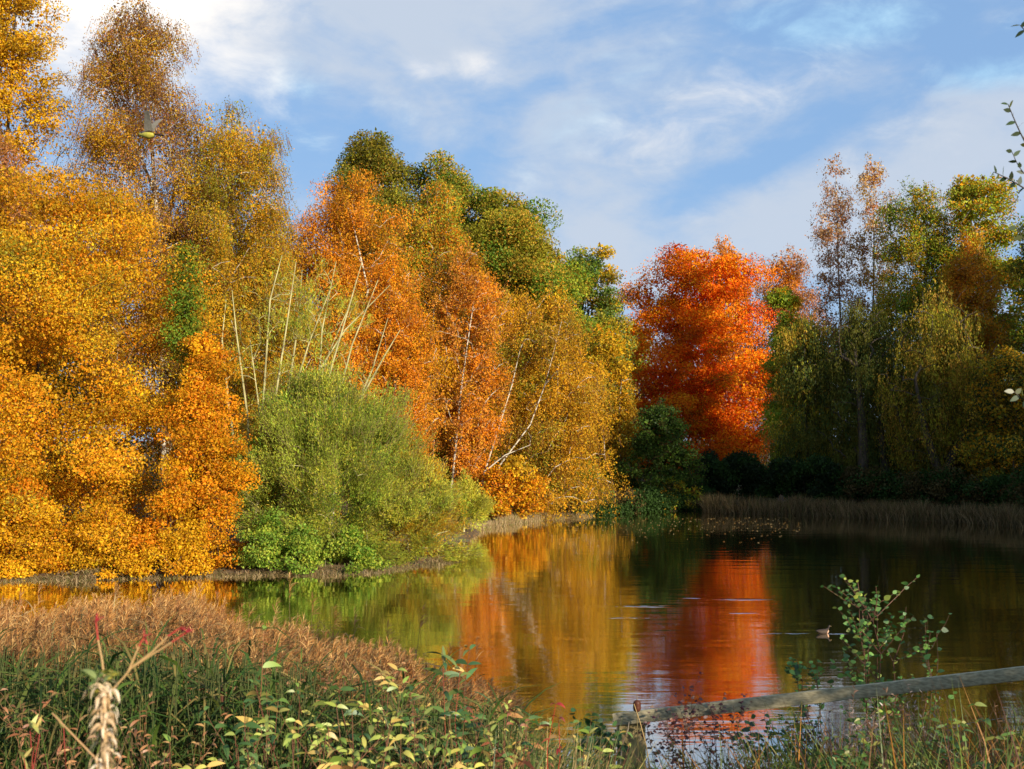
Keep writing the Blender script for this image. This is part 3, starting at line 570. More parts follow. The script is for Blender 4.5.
# ------------------------------------------------------------------ reeds and grass (nobody could count these)
def blades(s, base, h, w_, cols, lean=.25, bend=.9, seg=4):
    n = len(base); A = norm(np.stack([rng.normal(0, lean, n), rng.normal(0, lean, n), np.ones(n)], 1)); c = pal(cols, n, rng.uniform(0, 1, n)) * rng.uniform(.65, 1.35, (n, 1))
    return s.strips(base, A, h, w_, bend * rng.uniform(.3, 1.5, n), c, seg, spin=rng.uniform(0, 6.28, n))
def reed(s, base, h, plume=True, green=True, tone=1.0, psc=1.0, pl=.22):
    """common reed: cane, long blades, drooping feathery plume"""
    n = len(base); lean = np.stack([rng.normal(.03, .07, n), rng.normal(0, .06, n), np.ones(n)], 1); A = norm(lean)
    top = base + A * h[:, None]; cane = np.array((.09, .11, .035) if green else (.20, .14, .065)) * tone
    s.tubes(base, top, .004, .0025, cane, 3)
    nb = 9; ii = np.repeat(np.arange(n), nb); m = len(ii); k = rng.uniform(.15, .93, m); P = base[ii] + (top - base)[ii] * k[:, None]
    az = rng.uniform(0, 6.28, m); e = rng.uniform(.1, 1.1, m); D_ = np.stack([np.cos(az) * np.cos(e), np.sin(az) * np.cos(e), np.sin(e)], 1)
    gcols = [(.055, .11, .02), (.08, .13, .02), (.12, .15, .03), (.05, .085, .02), (.22, .17, .05)] if green else [(.30, .20, .08), (.24, .15, .06), (.34, .25, .11), (.12, .13, .05)]
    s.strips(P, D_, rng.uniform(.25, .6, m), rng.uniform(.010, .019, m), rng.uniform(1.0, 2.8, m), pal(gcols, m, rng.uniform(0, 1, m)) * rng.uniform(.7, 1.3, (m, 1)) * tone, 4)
    if plume:
        q = 34; ii = np.repeat(np.arange(n), q); m = len(ii); k = rng.uniform(0, 1, m); wind = rng.normal(.9, .35, n)[ii]
        P = top[ii] + A[ii] * (k * pl * psc)[:, None] - A[ii] * .05
        a = norm(np.stack([wind * .55 + rng.normal(0, .35, m), rng.normal(0, .4, m), .75 + .5 * k + rng.normal(0, .2, m)], 1))
        pc = pal([(.60, .33, .11), (.46, .22, .07), (.68, .42, .16), (.36, .17, .07), (.54, .26, .08)], m, np.clip(rng.uniform(0, 1, n)[ii] * .6 + .4 * rng.uniform(0, 1, m), 0, .99)) * tone
        s.strips(P, a, rng.uniform(.06, .14, m) * psc * (1.15 - .6 * k), .0085, rng.uniform(.5, 1.8, m), pc, 3)
def scatter(n, px0, px1, d0, d1, zlim=None):
    px = rng.uniform(px0, px1, n); D = rng.uniform(d0, d1, n); x = (px - 512) / F * D; z = gz(x, D); return px, np.stack([x, D, np.maximum(z, -.25)], 1)
# tall reeds with plumes at the water's edge on the left
s = Soup()
px, b = scatter(2300, -60, 520, 9.6, 14.8)
topy = np.interp(px, [-60, 0, 120, 200, 260, 300, 360, 420, 480, 520], [592, 598, 596, 596, 612, 618, 640, 655, 672, 690]) + np.abs(rng.normal(0, 26, len(px))) - 2 + 9 * np.sin(px * .045) * np.sin(px * .017 + 1)
tz = 3.5 - (topy - 440) / F * b[:, 1] - .2; h = tz - b[:, 2]; ok = (h > .7)
reed(s, b[ok], h[ok], green=False)
for p_, y_ in ((300, 574), (316, 592), (362, 606), (408, 606), (652 - 400, 596), (480, 640), (190, 578), (100, 580), (42, 584), (150, 588), (228, 590), (270, 598), (340, 604), (20, 590), (75, 590), (120, 584), (208, 586), (385, 622), (440, 640)):
    x, y, z = at(p_, y_, 12.6); bb = np.array([[x - .06, y, max(-.2, float(gz(np.array([x]), np.array([y]))[0]))]]); reed(s, bb, np.array([z - .22 - bb[0, 2]]), green=False, psc=1.15)
tag(s.build('reed_bed', BLADE), 'bed of reeds with russet feathery plumes at the near left water edge', 'reeds', kind='stuff')
s = Soup()
px, b = scatter(2000, -80, 520, 5.2, 10.4)
lim = np.interp(px, [-80, 200, 330, 450, 520], [640, 640, 665, 690, 712]) + np.abs(rng.normal(0, 26, len(px)))
h = 3.5 - (lim - 440) / F * b[:, 1] - b[:, 2]; ok = (h > .3) & (h < 2.2); reed(s, b[ok], h[ok], plume=False)
px, b = scatter(5000, -80, 560, 3.6, 10.5)
lim = np.interp(px, [-80, 200, 330, 450, 560], [690, 690, 700, 712, 735]) + np.abs(rng.normal(0, 25, len(px)))
h = np.minimum(3.5 - (lim - 440) / F * b[:, 1] - b[:, 2], 1.1); ok = h > .2
blades(s, b[ok], h[ok] * 1.1, .014, [(.045, .09, .018), (.07, .12, .02), (.05, .08, .02), (.14, .12, .035), (.11, .07, .03)], .55, 1.4)
px, b = scatter(900, -80, 480, 7.2, 10.2)
lim = np.interp(px, [-80, 200, 330, 420, 480], [632, 640, 662, 690, 705]) + np.abs(rng.normal(0, 20, len(px)))
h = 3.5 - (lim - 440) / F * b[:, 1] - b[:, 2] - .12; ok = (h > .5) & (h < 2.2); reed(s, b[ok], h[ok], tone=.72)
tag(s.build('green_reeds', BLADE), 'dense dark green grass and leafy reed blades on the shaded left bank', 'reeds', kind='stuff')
s = Soup()
px, b = scatter(9500, 655, 1100, 4.3, 9.8)
lim = np.interp(px, [655, 700, 780, 860, 1024, 1100], [750, 734, 716, 700, 690, 682]) + np.abs(rng.normal(0, 24, len(px)))
h = np.minimum(3.5 - (lim - 440) / F * b[:, 1] - b[:, 2], 1.5); ok = (h > .15) & (px > 665 + 25 * rng.uniform(-1, 1, len(px)))
blades(s, b[ok], h[ok] * 1.08, .011, [(.10, .14, .025), (.16, .14, .03), (.06, .10, .02), (.36, .16, .03), (.09, .13, .02), (.20, .11, .05), (.13, .07, .05), (.08, .12, .03)], .6, 1.7)
blades(s, *(lambda q: (q, np.full(len(q), .9)))(b[ok][:60]), .02, [(.62, .22, .03), (.45, .25, .05)], .4, 1.3)
tag(s.build('bank_grass', BLADE), 'tangle of green, rust and orange grass below the fence rail at lower right', 'grass', kind='stuff')
s = Soup()
px, b = scatter(2400, 440, 640, 4.5, 10.6)
lim = np.interp(px, [440, 500, 560, 600, 640], [705, 715, 728, 752, 760]) + np.abs(rng.normal(0, 18, len(px)))
h = np.minimum(3.5 - (lim - 440) / F * b[:, 1] - b[:, 2], 1.4); ok = (h > .15) & ~((px > 612) & (b[:, 1] < 9.3))
blades(s, b[ok], h[ok] * 1.08, .012, [(.30, .24, .08), (.14, .14, .04), (.08, .11, .03), (.36, .26, .10)], .3, 1.2)
tag(s.build('straw_grass', BLADE), 'straw coloured grass clump left of the fence post', 'grass', kind='stuff')
# near bank turf over the rest of the bank
s = Soup(); n = 9000; x = rng.uniform(-9, 10, n); y = rng.uniform(-2.5, 10.5, n); b = np.stack([x, y, gz(x, y) - .02], 1); ok = (sdist(x, y) > .2) & (np.hypot(x, y) > .8)
blades(s, b[ok], rng.uniform(.15, .4, ok.sum()), .01, [(.05, .09, .025), (.08, .11, .03), (.14, .12, .04)], .4, 1.4)
tag(s.build('turf', BLADE), 'short rough turf covering the near bank', 'grass', kind='stuff')
# far shores: pale dead sedge and reeds
def fringe(name, label, pts, n, hh, cols, spread=.5, w_=.03, lean=.2):
    pts = np.array(pts, float); L_ = np.concatenate([[0], np.cumsum(np.linalg.norm(np.diff(pts, axis=0), axis=1))]); t = rng.uniform(0, L_[-1], n)
    x = np.interp(t, L_, pts[:, 0]) + rng.normal(0, .12, n); y = np.interp(t, L_, pts[:, 1]) + rng.uniform(-spread, spread, n); b = np.stack([x, y, np.maximum(gz(x, y), -.1)], 1)
    s = Soup(); clump = .85 + .12 * np.sin(t * 2.3) * np.sin(t * .9 + 1) + .08 * np.sin(t * 5.7); blades(s, b, hh * clump * rng.uniform(.5, 1.15, n), w_, cols, lean, .9, 3)
    tag(s.build(name, BLADE), label, 'reeds', kind='stuff')
PALE = [(.42, .30, .16), (.34, .22, .10), (.48, .37, .2), (.26, .18, .08)]
def g2(px, y): D = F * 3.5 / (y - 440); return ((px - 512) / F * D, D)
fringe('dry_sedge', 'pale dry sedge and roots along the near edge of the left bank', [g2(-30, 582), g2(120, 578), g2(230, 576), g2(370, 573), g2(450, 562)], 9000, .24, [(.28, .20, .10), (.18, .12, .05), (.34, .25, .13), (.10, .08, .03), (.12, .12, .03)], .38, .012, .7)
fringe('pale_reeds', 'pale straw reeds at the water edge under the leaning birch', [g2(455, 534), g2(500, 525), g2(545, 519), g2(588, 516)], 6000, .42, PALE + [(.22, .22, .05)], .3, .015, .35)
fringe('far_reeds', 'low band of pale dead reeds along the far right water edge', [g2(705, 511.8), g2(745, 513.5), g2(830, 516), g2(900, 520), g2(960, 522), g2(1060, 530)], 18000, 1.1, [(.22, .14, .06), (.14, .09, .035), (.28, .19, .085), (.07, .05, .02), (.10, .09, .025)], .5, .02, .26)
# floating leaves on the water by the far bank
s = Soup(); n = 420; px = rng.uniform(560, 800, n); py = 517 + np.abs(rng.normal(0, 10, n)); D = F * 3.5 / (py - 440); x = (px - 512) / F * D; ok = sdist(x, D) < -.6
P = np.stack([x, D, np.full(n, .006)], 1)[ok]; n = len(P); az = rng.uniform(0, 6.28, n); A = np.stack([np.cos(az), np.sin(az), np.zeros(n)], 1); Bv = np.stack([-np.sin(az), np.cos(az), np.full(n, .12)], 1); L1 = rng.uniform(.04, .10, n)[:, None]
v = np.stack([P, P + A * L1 * .5 + Bv * L1 * .35, P + A * L1, P + A * L1 * .5 - Bv * L1 * .35 + np.array([0, 0, .02])], 1).reshape(-1, 3)
s.add(v, np.arange(4 * n).reshape(-1, 4), pal([(.34, .2, .06), (.26, .13, .03), (.4, .28, .12)], n, rng.uniform(0, 1, n)))
tag(s.build('floating_leaves', BLADE), 'scatter of fallen leaves floating on the dark far water', 'fallen leaves', kind='stuff')

# ------------------------------------------------------------------ fence
def beam(name, p0, p1, w_, h_, m, parent, origin, seg=16):
    """sawn timber from p0 to p1, slightly worn and bowed, chamfered edges"""
    p0, p1 = np.array(p0, float), np.array(p1, float); A = norm((p1 - p0)[None])[0]; side = norm(np.cross(A, [0, 0, 1.])[None])[0] if abs(A[2]) < .9 else np.array([1., 0, 0])
    up = np.cross(side, A); c = .06; prof = [(-.5, -.5 + c), (-.5, .5 - c), (-.5 + c, .5), (.5 - c, .5), (.5, .5 - c), (.5, -.5 + c), (.5 - c, -.5), (-.5 + c, -.5)]; V = []
    for i in range(seg + 1):
        t = i / seg; q = p0 + (p1 - p0) * t
        for a, b_ in prof: V.append(q + side * a * w_ * (1 + rng.normal(0, .006)) + up * b_ * h_ * (1 + rng.normal(0, .008)))
    k = 8; f = [[i * k + j, i * k + (j + 1) % k, (i + 1) * k + (j + 1) % k, (i + 1) * k + j] for i in range(seg) for j in range(k)]
    e = seg * k; f += [[0, 1, 2, 3], [0, 3, 4, 7], [4, 5, 6, 7], [e + 3, e + 2, e + 1, e], [e + 7, e + 4, e + 3, e], [e + 7, e + 6, e + 5, e + 4]]
    return mesh_np(name, np.array(V) - origin, np.array(f), m, parent)
ra = at(614, 719.5, 9.2); rb_ = at(1060, 669, 8.1); pz = float(gz(ra[0:1], ra[1:2])[0])
pb = at(632, 722, 9.28); forg = np.array([pb[0], pb[1], pz]); fence = empty('fence', forg, 'weathered grey timber rail fence with a post and wires at lower right', 'fence')
beam('rail', ra, rb_, .036, .094, WOOD, fence, forg, 24)
beam('post', (pb[0], pb[1] + .07, pz - .3), (pb[0], pb[1] + .07, pb[2] + .02), .22, .14, WOODP, fence, forg)
q = at(1052, 690, 8.15); beam('post', (q[0], q[1] + .06, float(gz(q[0:1], q[1:2])[0]) - .3), (q[0], q[1] + .06, q[2] + .12), .15, .14, WOODP, fence, forg)
for dz in (.30, .62):
    s = Soup(); a = pb + np.array([0, .12, -dz]); c_ = q + np.array([0, .12, -dz + .12]); t = np.linspace(0, 1, 9)[:, None]; pts = a + (c_ - a) * t; pts[:, 2] -= .05 * np.sin(np.pi * t[:, 0]); s.tubes(pts[:-1], pts[1:], .0016, .0016, np.zeros(3), 4); s.build('wire', WIRE, fence, origin=forg)

# ------------------------------------------------------------------ single plants of the foreground
def plant(name, label, px, top, D, cols, stemcol, cat='plant', nst=1, spread=0., pairs=8, ll=.075, lw=.024, frac=.55, elev=.35, bend=1.4, group=None, lean=.0, brs=0, rad=.0035, m=NEARLEAF, alt=False):
    """upright stem(s) with leaf pairs; picture column and top height at depth D"""
    T = at(px, top, D); bx = T[0] - lean; g = float(gz(np.array([bx]), np.array([D]))[0]); g = max(g, -.2); org = np.array([bx, D, g]); root = empty(name, org, label, cat, group)
    ss, sl = Soup(), Soup()
    def grow(p0, p1, r, npair, fr, k=8):
        t = np.linspace(0, 1, k)[:, None]; pts = p0 + (p1 - p0) * t; d = np.linalg.norm(p1 - p0); pts[1:-1] += rng.normal(0, .012 * d, (k - 2, 3)); rr = np.linspace(r, r * .35, k)
        ss.tubes(pts[:-1], pts[1:], rr[:-1], rr[1:], np.array(stemcol), 5)
        tt = np.linspace(1 - fr, 1, npair) + rng.normal(0, .01, npair); P = np.stack([np.interp(tt, t[:, 0], pts[:, a]) for a in range(3)], 1); az = rng.uniform(0, 3) + np.arange(npair) * (2.4 if alt else 1.57) + rng.normal(0, .3, npair)
        for sg in ((0,) if alt else (0, np.pi)):
            aa = az + sg; el = elev + rng.normal(0, .25, npair); A = np.stack([np.cos(aa) * np.cos(el), np.sin(aa) * np.cos(el), np.sin(el)], 1); f = (.55 + .6 * np.sin(np.linspace(.35, 2.6, npair))) * rng.uniform(.75, 1.25, npair)
            c = pal(cols, npair, np.clip(rng.uniform(0, 1, npair), 0, .99)) * rng.uniform(.75, 1.25, (npair, 1)); sl.strips(P, A, ll * f, lw * f, bend * rng.uniform(.4, 1.4, npair), c, 5, spin=rng.normal(0, .35, npair) + (rng.normal(1.2, .5, npair) * np.abs(A[:, 0])), tipshape=.12)
        return pts
    for j in range(nst):
        p0 = org + np.array([rng.normal(0, .03), rng.normal(0, .03), -.03]); p1 = T + (np.array([rng.normal(0, spread), rng.normal(0, spread), -abs(rng.normal(0, spread * .8))]) if j else 0)
        pts = grow(p0, p1, rad, pairs, frac)
        for q in range(brs):
            k = int(rng.integers(2, 7)); a = pts[k]; az = rng.uniform(0, 6.28); l_ = rng.uniform(.12, .3) * max(.6, (T[2] - g)) ; e = rng.uniform(.5, 1.1)
            grow(a, a + np.array([math.cos(az) * math.cos(e), math.sin(az) * math.cos(e), math.sin(e)]) * l_, rad * .55, max(4, pairs // 2), .8, 5)
    ss.build('stem', BLADE, root, True, org); sl.build('leaves', m, root, origin=org); return root
YG = [(.36, .42, .08), (.5, .46, .10), (.22, .32, .05), (.55, .38, .10)]; DG = [(.07, .14, .03), (.10, .18, .04), (.05, .11, .03), (.2, .24, .05)]; RS = (.20, .08, .045)
plant('dogwood_shoot', 'tall shoot with pale yellow green drooping leaves on a reddish stem, left of centre', 264, 630, 5.0, YG, (.34, .14, .07), pairs=7, ll=.085, lw=.026)
plant('dogwood_shoot', 'bushy shoot of yellow and cream leaves below the pale tall shoot', 268, 722, 4.4, [(.5, .42, .12), (.36, .40, .08), (.6, .4, .15)], RS, nst=4, spread=.06, pairs=8, ll=.052, lw=.017, brs=1)
plant('willowherb', 'dark green leafed stem with orange lower leaves in the middle of the left bank', 346, 652, 5.0, DG + [(.5, .24, .06)], RS, pairs=10, ll=.08, lw=.019, brs=1)
plant('willowherb', 'tall dark plant with a whorl of long green leaves against the golden water', 470, 648, 5.4, [(.06, .14, .05), (.09, .19, .06), (.16, .22, .06)], (.22, .09, .05), pairs=8, ll=.11, lw=.024, nst=2, spread=.06, frac=.35, bend=1.2)
plant('willowherb', 'green leafed plant with a red stem just left of the tall whorled plant', 443, 668, 5.0, DG, (.35, .08, .05), pairs=9, ll=.09, lw=.02, nst=2, spread=.08)
plant('dogwood_bush', 'low bush of bright yellow green leaves at the bottom edge right of the pale shoot', 352, 712, 3.9, YG, (.2, .09, .05), cat='bush', nst=9, spread=.13, pairs=8, ll=.055, lw=.018, brs=4, frac=.7)
plant('dogwood_bush', 'second yellow green leafy bush at the bottom edge below the willowherbs', 415, 708, 4.3, YG + DG, (.18, .09, .05), cat='bush', nst=8, spread=.12, pairs=8, ll=.057, lw=.017, brs=4, frac=.7)
plant('dogwood_bush', 'mixed green and rusty bush at the bottom below the whorled plant', 478, 712, 4.8, DG + [(.3, .1, .05)], (.2, .08, .05), cat='bush', nst=8, spread=.14, pairs=7, ll=.06, lw=.016, brs=4, frac=.7)
for j, (a, b_, dd, lab) in enumerate([(300, 690, 4.8, 'dull green weed between the pale shoot and the dark willowherb'), (385, 676, 5.4, 'dark leafy weed standing among the reeds right of the dark willowherb'), (410, 690, 4.6, 'yellowing weed left of the tall whorled plant'), (505, 704, 5.2, 'olive weed just right of the tall whorled plant'),
        (525, 722, 4.8, 'rusty leafed weed at the edge of the golden reflection'), (235, 735, 3.9, 'small pale green weed at the bottom below the bulrush'), (170, 742, 3.6, 'low green weed right of the withered seed head'), (575, 738, 5.4, 'low green weed left of the brambles by the post'), (320, 742, 3.6, 'broad yellow green weed at the bottom edge')]):
    plant('bank_weed', lab, a, b_, dd, [DG, YG, DG + YG, YG + [(.4, .2, .06)], [(.3, .12, .05), (.2, .18, .05)]][j % 5], RS, nst=5, spread=.10, pairs=9, ll=.062, lw=.017, brs=3, frac=.8, group='leafy weeds on the near left bank')
for a, b_, dd, lab in [(780, 716, 7.6, 'green weed in the bank grass below the middle of the rail'), (870, 720, 6.4, 'green weed in the bank grass under the sapling'), (960, 725, 5.6, 'olive weed in the lower right grass'), (835, 738, 5.4, 'low green weed at the bottom edge under the sapling'), (1008, 735, 5.2, 'green weed in the bottom right corner')]:
    plant('bank_weed', lab, a, b_, dd, DG + [(.2, .2, .04)], RS, nst=6, spread=.12, pairs=9, ll=.06, lw=.022, brs=4, frac=.85, group='leafy weeds in the right bank grass')
plant('dogwood_shoot', 'red stemmed shoot with upright pale yellow leaves in the bottom left corner', 30, 728, 2.9, [(.55, .5, .16), (.45, .45, .12), (.6, .45, .12)], (.32, .05, .04), nst=5, spread=.06, pairs=7, ll=.05, lw=.014, elev=1.0, bend=.3, brs=1)
plant('dogwood_shoot', 'little red leaved shoot leaning right above the straw grass', 556, 704, 4.6, [(.42, .04, .03), (.36, .08, .05), (.25, .15, .05)], (.45, .05, .03), nst=2, spread=.05, pairs=6, ll=.055, lw=.014, lean=.10)
plant('alder_sapling', 'young green alder sapling standing in front of the dark water behind the rail', 876, 586, 10.6, [(.09, .21, .04), (.13, .27, .05), (.07, .15, .04), (.3, .36, .06)], (.20, .10, .06), cat='sapling', nst=6, spread=.26, pairs=18, ll=.056, lw=.038, brs=8, frac=.7, elev=.5, bend=.6, alt=True, rad=.009)
plant('alder_sapling', 'low green sapling branch spreading left of the taller alder sapling', 818, 662, 10.4, [(.09, .20, .04), (.12, .25, .05), (.06, .13, .04)], (.18, .10, .06), cat='sapling', nst=4, spread=.16, pairs=12, ll=.055, lw=.038, brs=5, elev=.4, bend=.6, alt=True, rad=.007)
plant('alder_sapling', 'small green side shoot right of the taller alder sapling', 925, 618, 10.4, [(.09, .20, .04), (.12, .25, .05), (.06, .13, .04)], (.18, .10, .06), cat='sapling', nst=3, spread=.12, pairs=10, ll=.055, lw=.038, brs=3, elev=.4, bend=.6, alt=True, rad=.007, frac=.4)
plant('alder_sapling', 'small leafy green sapling under the rail in front of the bright water', 765, 700, 9.9, [(.06, .14, .04), (.09, .18, .05), (.05, .10, .04)], (.15, .08, .06), cat='sapling', nst=5, spread=.2, pairs=12, ll=.055, lw=.038, brs=4, elev=.3, bend=.8, alt=True)
DR = [(.16, .05, .05), (.22, .09, .07), (.11, .05, .05), (.30, .18, .12)]
for j, (a, b_, lab) in enumerate([(690, 690, 'purple brown seeding herb against the bright water right of the post'), (724, 694, 'second purple brown seeding herb, midway under the rail'), (668, 712, 'short brown seeding herb just right of the fence post'), (800, 704, 'dark red brown herb with dead leaves under the green sapling')]):
    plant('dry_herb', lab, a, b_, 8.6 + .2 * j, DR, (.14, .07, .05), nst=6, spread=.12, pairs=14, ll=.035, lw=.02, brs=4, elev=.4, bend=1.0, alt=True, rad=.003, frac=.6)
for j, (a, b_, lab) in enumerate([(850, 702, 'pale fluffy seeded willowherb below the rail under the sapling'), (905, 694, 'russet willowherb seed spike below the rail'), (955, 706, 'grey fluffy seed spike in the lower right grass'), (1002, 700, 'rusty dead herb at the right end of the grass'), (922, 692, 'pale cream seed spike beside the russet one')]):
    c_ = [(.45, .38, .32), (.36, .26, .2), (.28, .15, .09)] if j % 2 == 0 else [(.34, .15, .07), (.42, .22, .1), (.24, .1, .06)]
    plant('dry_herb', lab, a, b_, 6.6 + .15 * j, c_, (.25, .14, .08), nst=3, spread=.07, pairs=20, ll=.035, lw=.008, brs=3, elev=.8, bend=1.2, alt=True, rad=.003, frac=.5)
for j, (a, b_, dd, lab) in enumerate([(58, 668, 6.2, 'rusty brown dead herb at the left among the green blades'), (150, 664, 6.6, 'rusty dead herb behind the red tipped twigs'), (205, 676, 5.8, 'reddish brown dead herb beside the bulrush'), (300, 668, 6.4, 'brown seeding herb just right of the pale shoot'), (392, 664, 6.8, 'russet seeding herb below the end of the reed plumes'), (20, 700, 4.8, 'low brown herb at the far left edge above the corner shoot'), (140, 712, 4.6, 'dull straw herb right of the withered seed head')]):
    plant('dry_herb', lab, a, b_, dd, [[(.40, .19, .07), (.30, .13, .05), (.5, .3, .12)], [(.26, .10, .05), (.36, .16, .07), (.2, .12, .04)]][j % 2], (.24, .13, .06), nst=7, spread=.14, pairs=20, ll=.045, lw=.010, brs=4, elev=.6, bend=1.4, alt=True, rad=.003, frac=.55)
plant('ivy', 'dark glossy ivy climbing over the left side of the fence post', 603, 720, 8.95, [(.03, .08, .025), (.04, .11, .03), (.06, .14, .04)], (.08, .06, .04), cat='ivy', nst=10, spread=.06, pairs=12, ll=.06, lw=.05, brs=3, elev=.2, bend=.8, alt=True, frac=.9)
plant('ivy', 'dark bramble leaves spilling left of the fence post at the bottom edge', 592, 738, 8.6, [(.03, .08, .025), (.04, .10, .03), (.10, .12, .04)], (.08, .05, .04), cat='bramble', nst=10, spread=.16, pairs=10, ll=.06, lw=.04, brs=3, elev=.2, bend=.8, alt=True, frac=.8)

# bulrushes
def bulrush(label, px, y0, y1, D, r=.012, ang=0.):
    T = at(px, y0, D); B_ = at(px, y1, D); g = float(gz(B_[0:1], B_[1:2])[0]); org = np.array([B_[0], D, g]); root = empty('bulrush', org, label, 'bulrush')
    s = Soup(); p = np.array([[B_[0], D, g], [B_[0] + .01, D, (g + B_[2]) / 2], B_]); s.tubes(p[:-1], p[1:], .004, .0035, np.array((.2, .16, .07)), 5); s.tubes(T[None], T[None] + np.array([[0, 0, .07]]), .003, .001, np.array((.25, .18, .09))); s.build('stem', BLADE, root, True, org)
    z = np.linspace(B_[2], T[2], 9); rr = r * np.array([.35, .9, 1, 1.03, 1, 1, .98, .85, .3]); P = np.stack([np.linspace(B_[0], T[0], 9), np.full(9, D), z], 1); s = Soup(); s.tubes(P[:-1], P[1:], rr[:-1], rr[1:], np.array((.10, .035, .02)), 8); s.build('seed_head', BLADE, root, True, org)
bulrush('dark brown bulrush head upright in the shaded left reeds', 222, 688, 720, 5.6)
bulrush('short blackish bulrush head on a thin stem just above the rail end', 637, 700, 712, 8.4, .028)
# straw stalk leaning across the post
def stalk(name, label, pts, D, r, col, cat, tips=None):
    P = np.array([at(a, b_, D) for a, b_ in pts]); org = P[0].copy(); org[2] = min(org[2], float(gz(P[0:1, 0], P[0:1, 1])[0])); P = np.vstack([[org[0], org[1], org[2]], P]) if P[0, 2] - org[2] > .05 else P
    root = empty(name, org, label, cat); s = Soup(); rr = np.linspace(r, r * .5, len(P)); s.tubes(P[:-1], P[1:], rr[:-1], rr[1:], np.array(col), 5); s.build('stem', BLADE, root, True, org); return root, P, org
stalk('dry_stalk', 'bent straw stalk leaning across the front of the fence post', [(650, 769), (646, 745), (640, 722), (634, 704)], 8.3, .0055, (.48, .33, .14), 'stalk')
stalk('dry_stalk', 'thin grey dead twig hanging in front of the ivy by the post', [(620, 769), (622, 745), (628, 730), (629, 722)], 8.5, .005, (.35, .30, .24), 'stalk')
stalk('dry_stalk', 'straight straw coloured twig slanting near the bottom left corner', [(97, 760), (75, 737), (52, 713)], 1.9, .0022, (.50, .30, .14), 'stalk')
# withered seed head close to the camera, with red tipped twigs
D = 1.55; T = at(105, 672, D); g = float(gz(T[0:1], T[1:2])[0]); org = np.array([T[0] - .01, D, g]); root = empty('withered_plant', org, 'out of focus cream withered seed head close to the camera with red tipped twigs', 'plant')
s = Soup(); Bm = at(103, 790, D); P = np.array([org, (org + Bm) / 2 + [.01, 0, 0], Bm, at(104, 730, D), at(105, 690, D)]); s.tubes(P[:-1], P[1:], [.006, .005, .004, .004], [.005, .004, .004, .003], np.array((.5, .36, .2)), 6); s.build('stem', BLADE, root, True, org)
s = Soup(); n = 170; k = rng.uniform(0, 1, n) ** .8; c0_ = at(104, 790, D); c1_ = at(105, 682, D); P = c0_ + (c1_ - c0_) * k[:, None] + rng.normal(0, .005, (n, 3)); az = rng.uniform(0, 6.28, n); e = rng.uniform(-.3, .9, n); A = np.stack([np.cos(az) * np.cos(e), np.sin(az) * np.cos(e), np.sin(e)], 1)
s.strips(P, A, rng.uniform(.014, .036, n), rng.uniform(.003, .0065, n), rng.uniform(2, 6, n), pal([(.72, .55, .35), (.6, .42, .24), (.5, .33, .16), (.78, .66, .48)], n, rng.uniform(0, 1, n)), 6, spin=rng.uniform(0, 6, n)); s.build('seed_head', BLADE, root, origin=org)
s = Soup(); n = 12; P = at(103, 680, D) + rng.normal(0, .008, (n, 3)); az = rng.uniform(0, 6.28, n); A = norm(np.stack([np.cos(az), np.sin(az), rng.uniform(0, .8, n)], 1)); s.strips(P, A, rng.uniform(.02, .035, n), .009, 1., pal([(.16, .26, .06), (.5, .45, .08), (.25, .3, .1)], n, rng.uniform(0, 1, n)), 4); s.build('leaves', BLADE, root, origin=org)
D2 = 1.75
def twig(pts, tip):
    s = Soup(); P = np.array([at(a, b_, D2) for a, b_ in pts]); rr = np.linspace(.0019, .0011, len(P)); m = len(P) - 1; c = np.array([(.52, .34, .15)] * (m - 1) + [(.5, .06, .05)]); s.tubes(P[:-1], P[1:], rr[:-1], rr[1:], c, 5)
    q = at(*tip, D2); n = 9; A = norm(P[-1] - P[-2])[None] + rng.normal(0, .7, (n, 3)); A = norm(A); s.strips(np.repeat(q[None], n, 0), A, rng.uniform(.008, .02, n), .003, .8, np.array((.5, .04, .06)), 3); s.build('twig', BLADE, root, True, org)
twig([(112, 690), (124, 677), (131, 668), (150, 656), (172, 642), (187, 632)], (187, 632)); twig([(128, 672), (133, 660), (139, 646), (144, 637)], (144, 637)); twig([(131, 668), (152, 652), (168, 636), (180, 628)], (180, 628)); twig([(104, 676), (102, 660), (98, 640), (96, 622)], (96, 622))

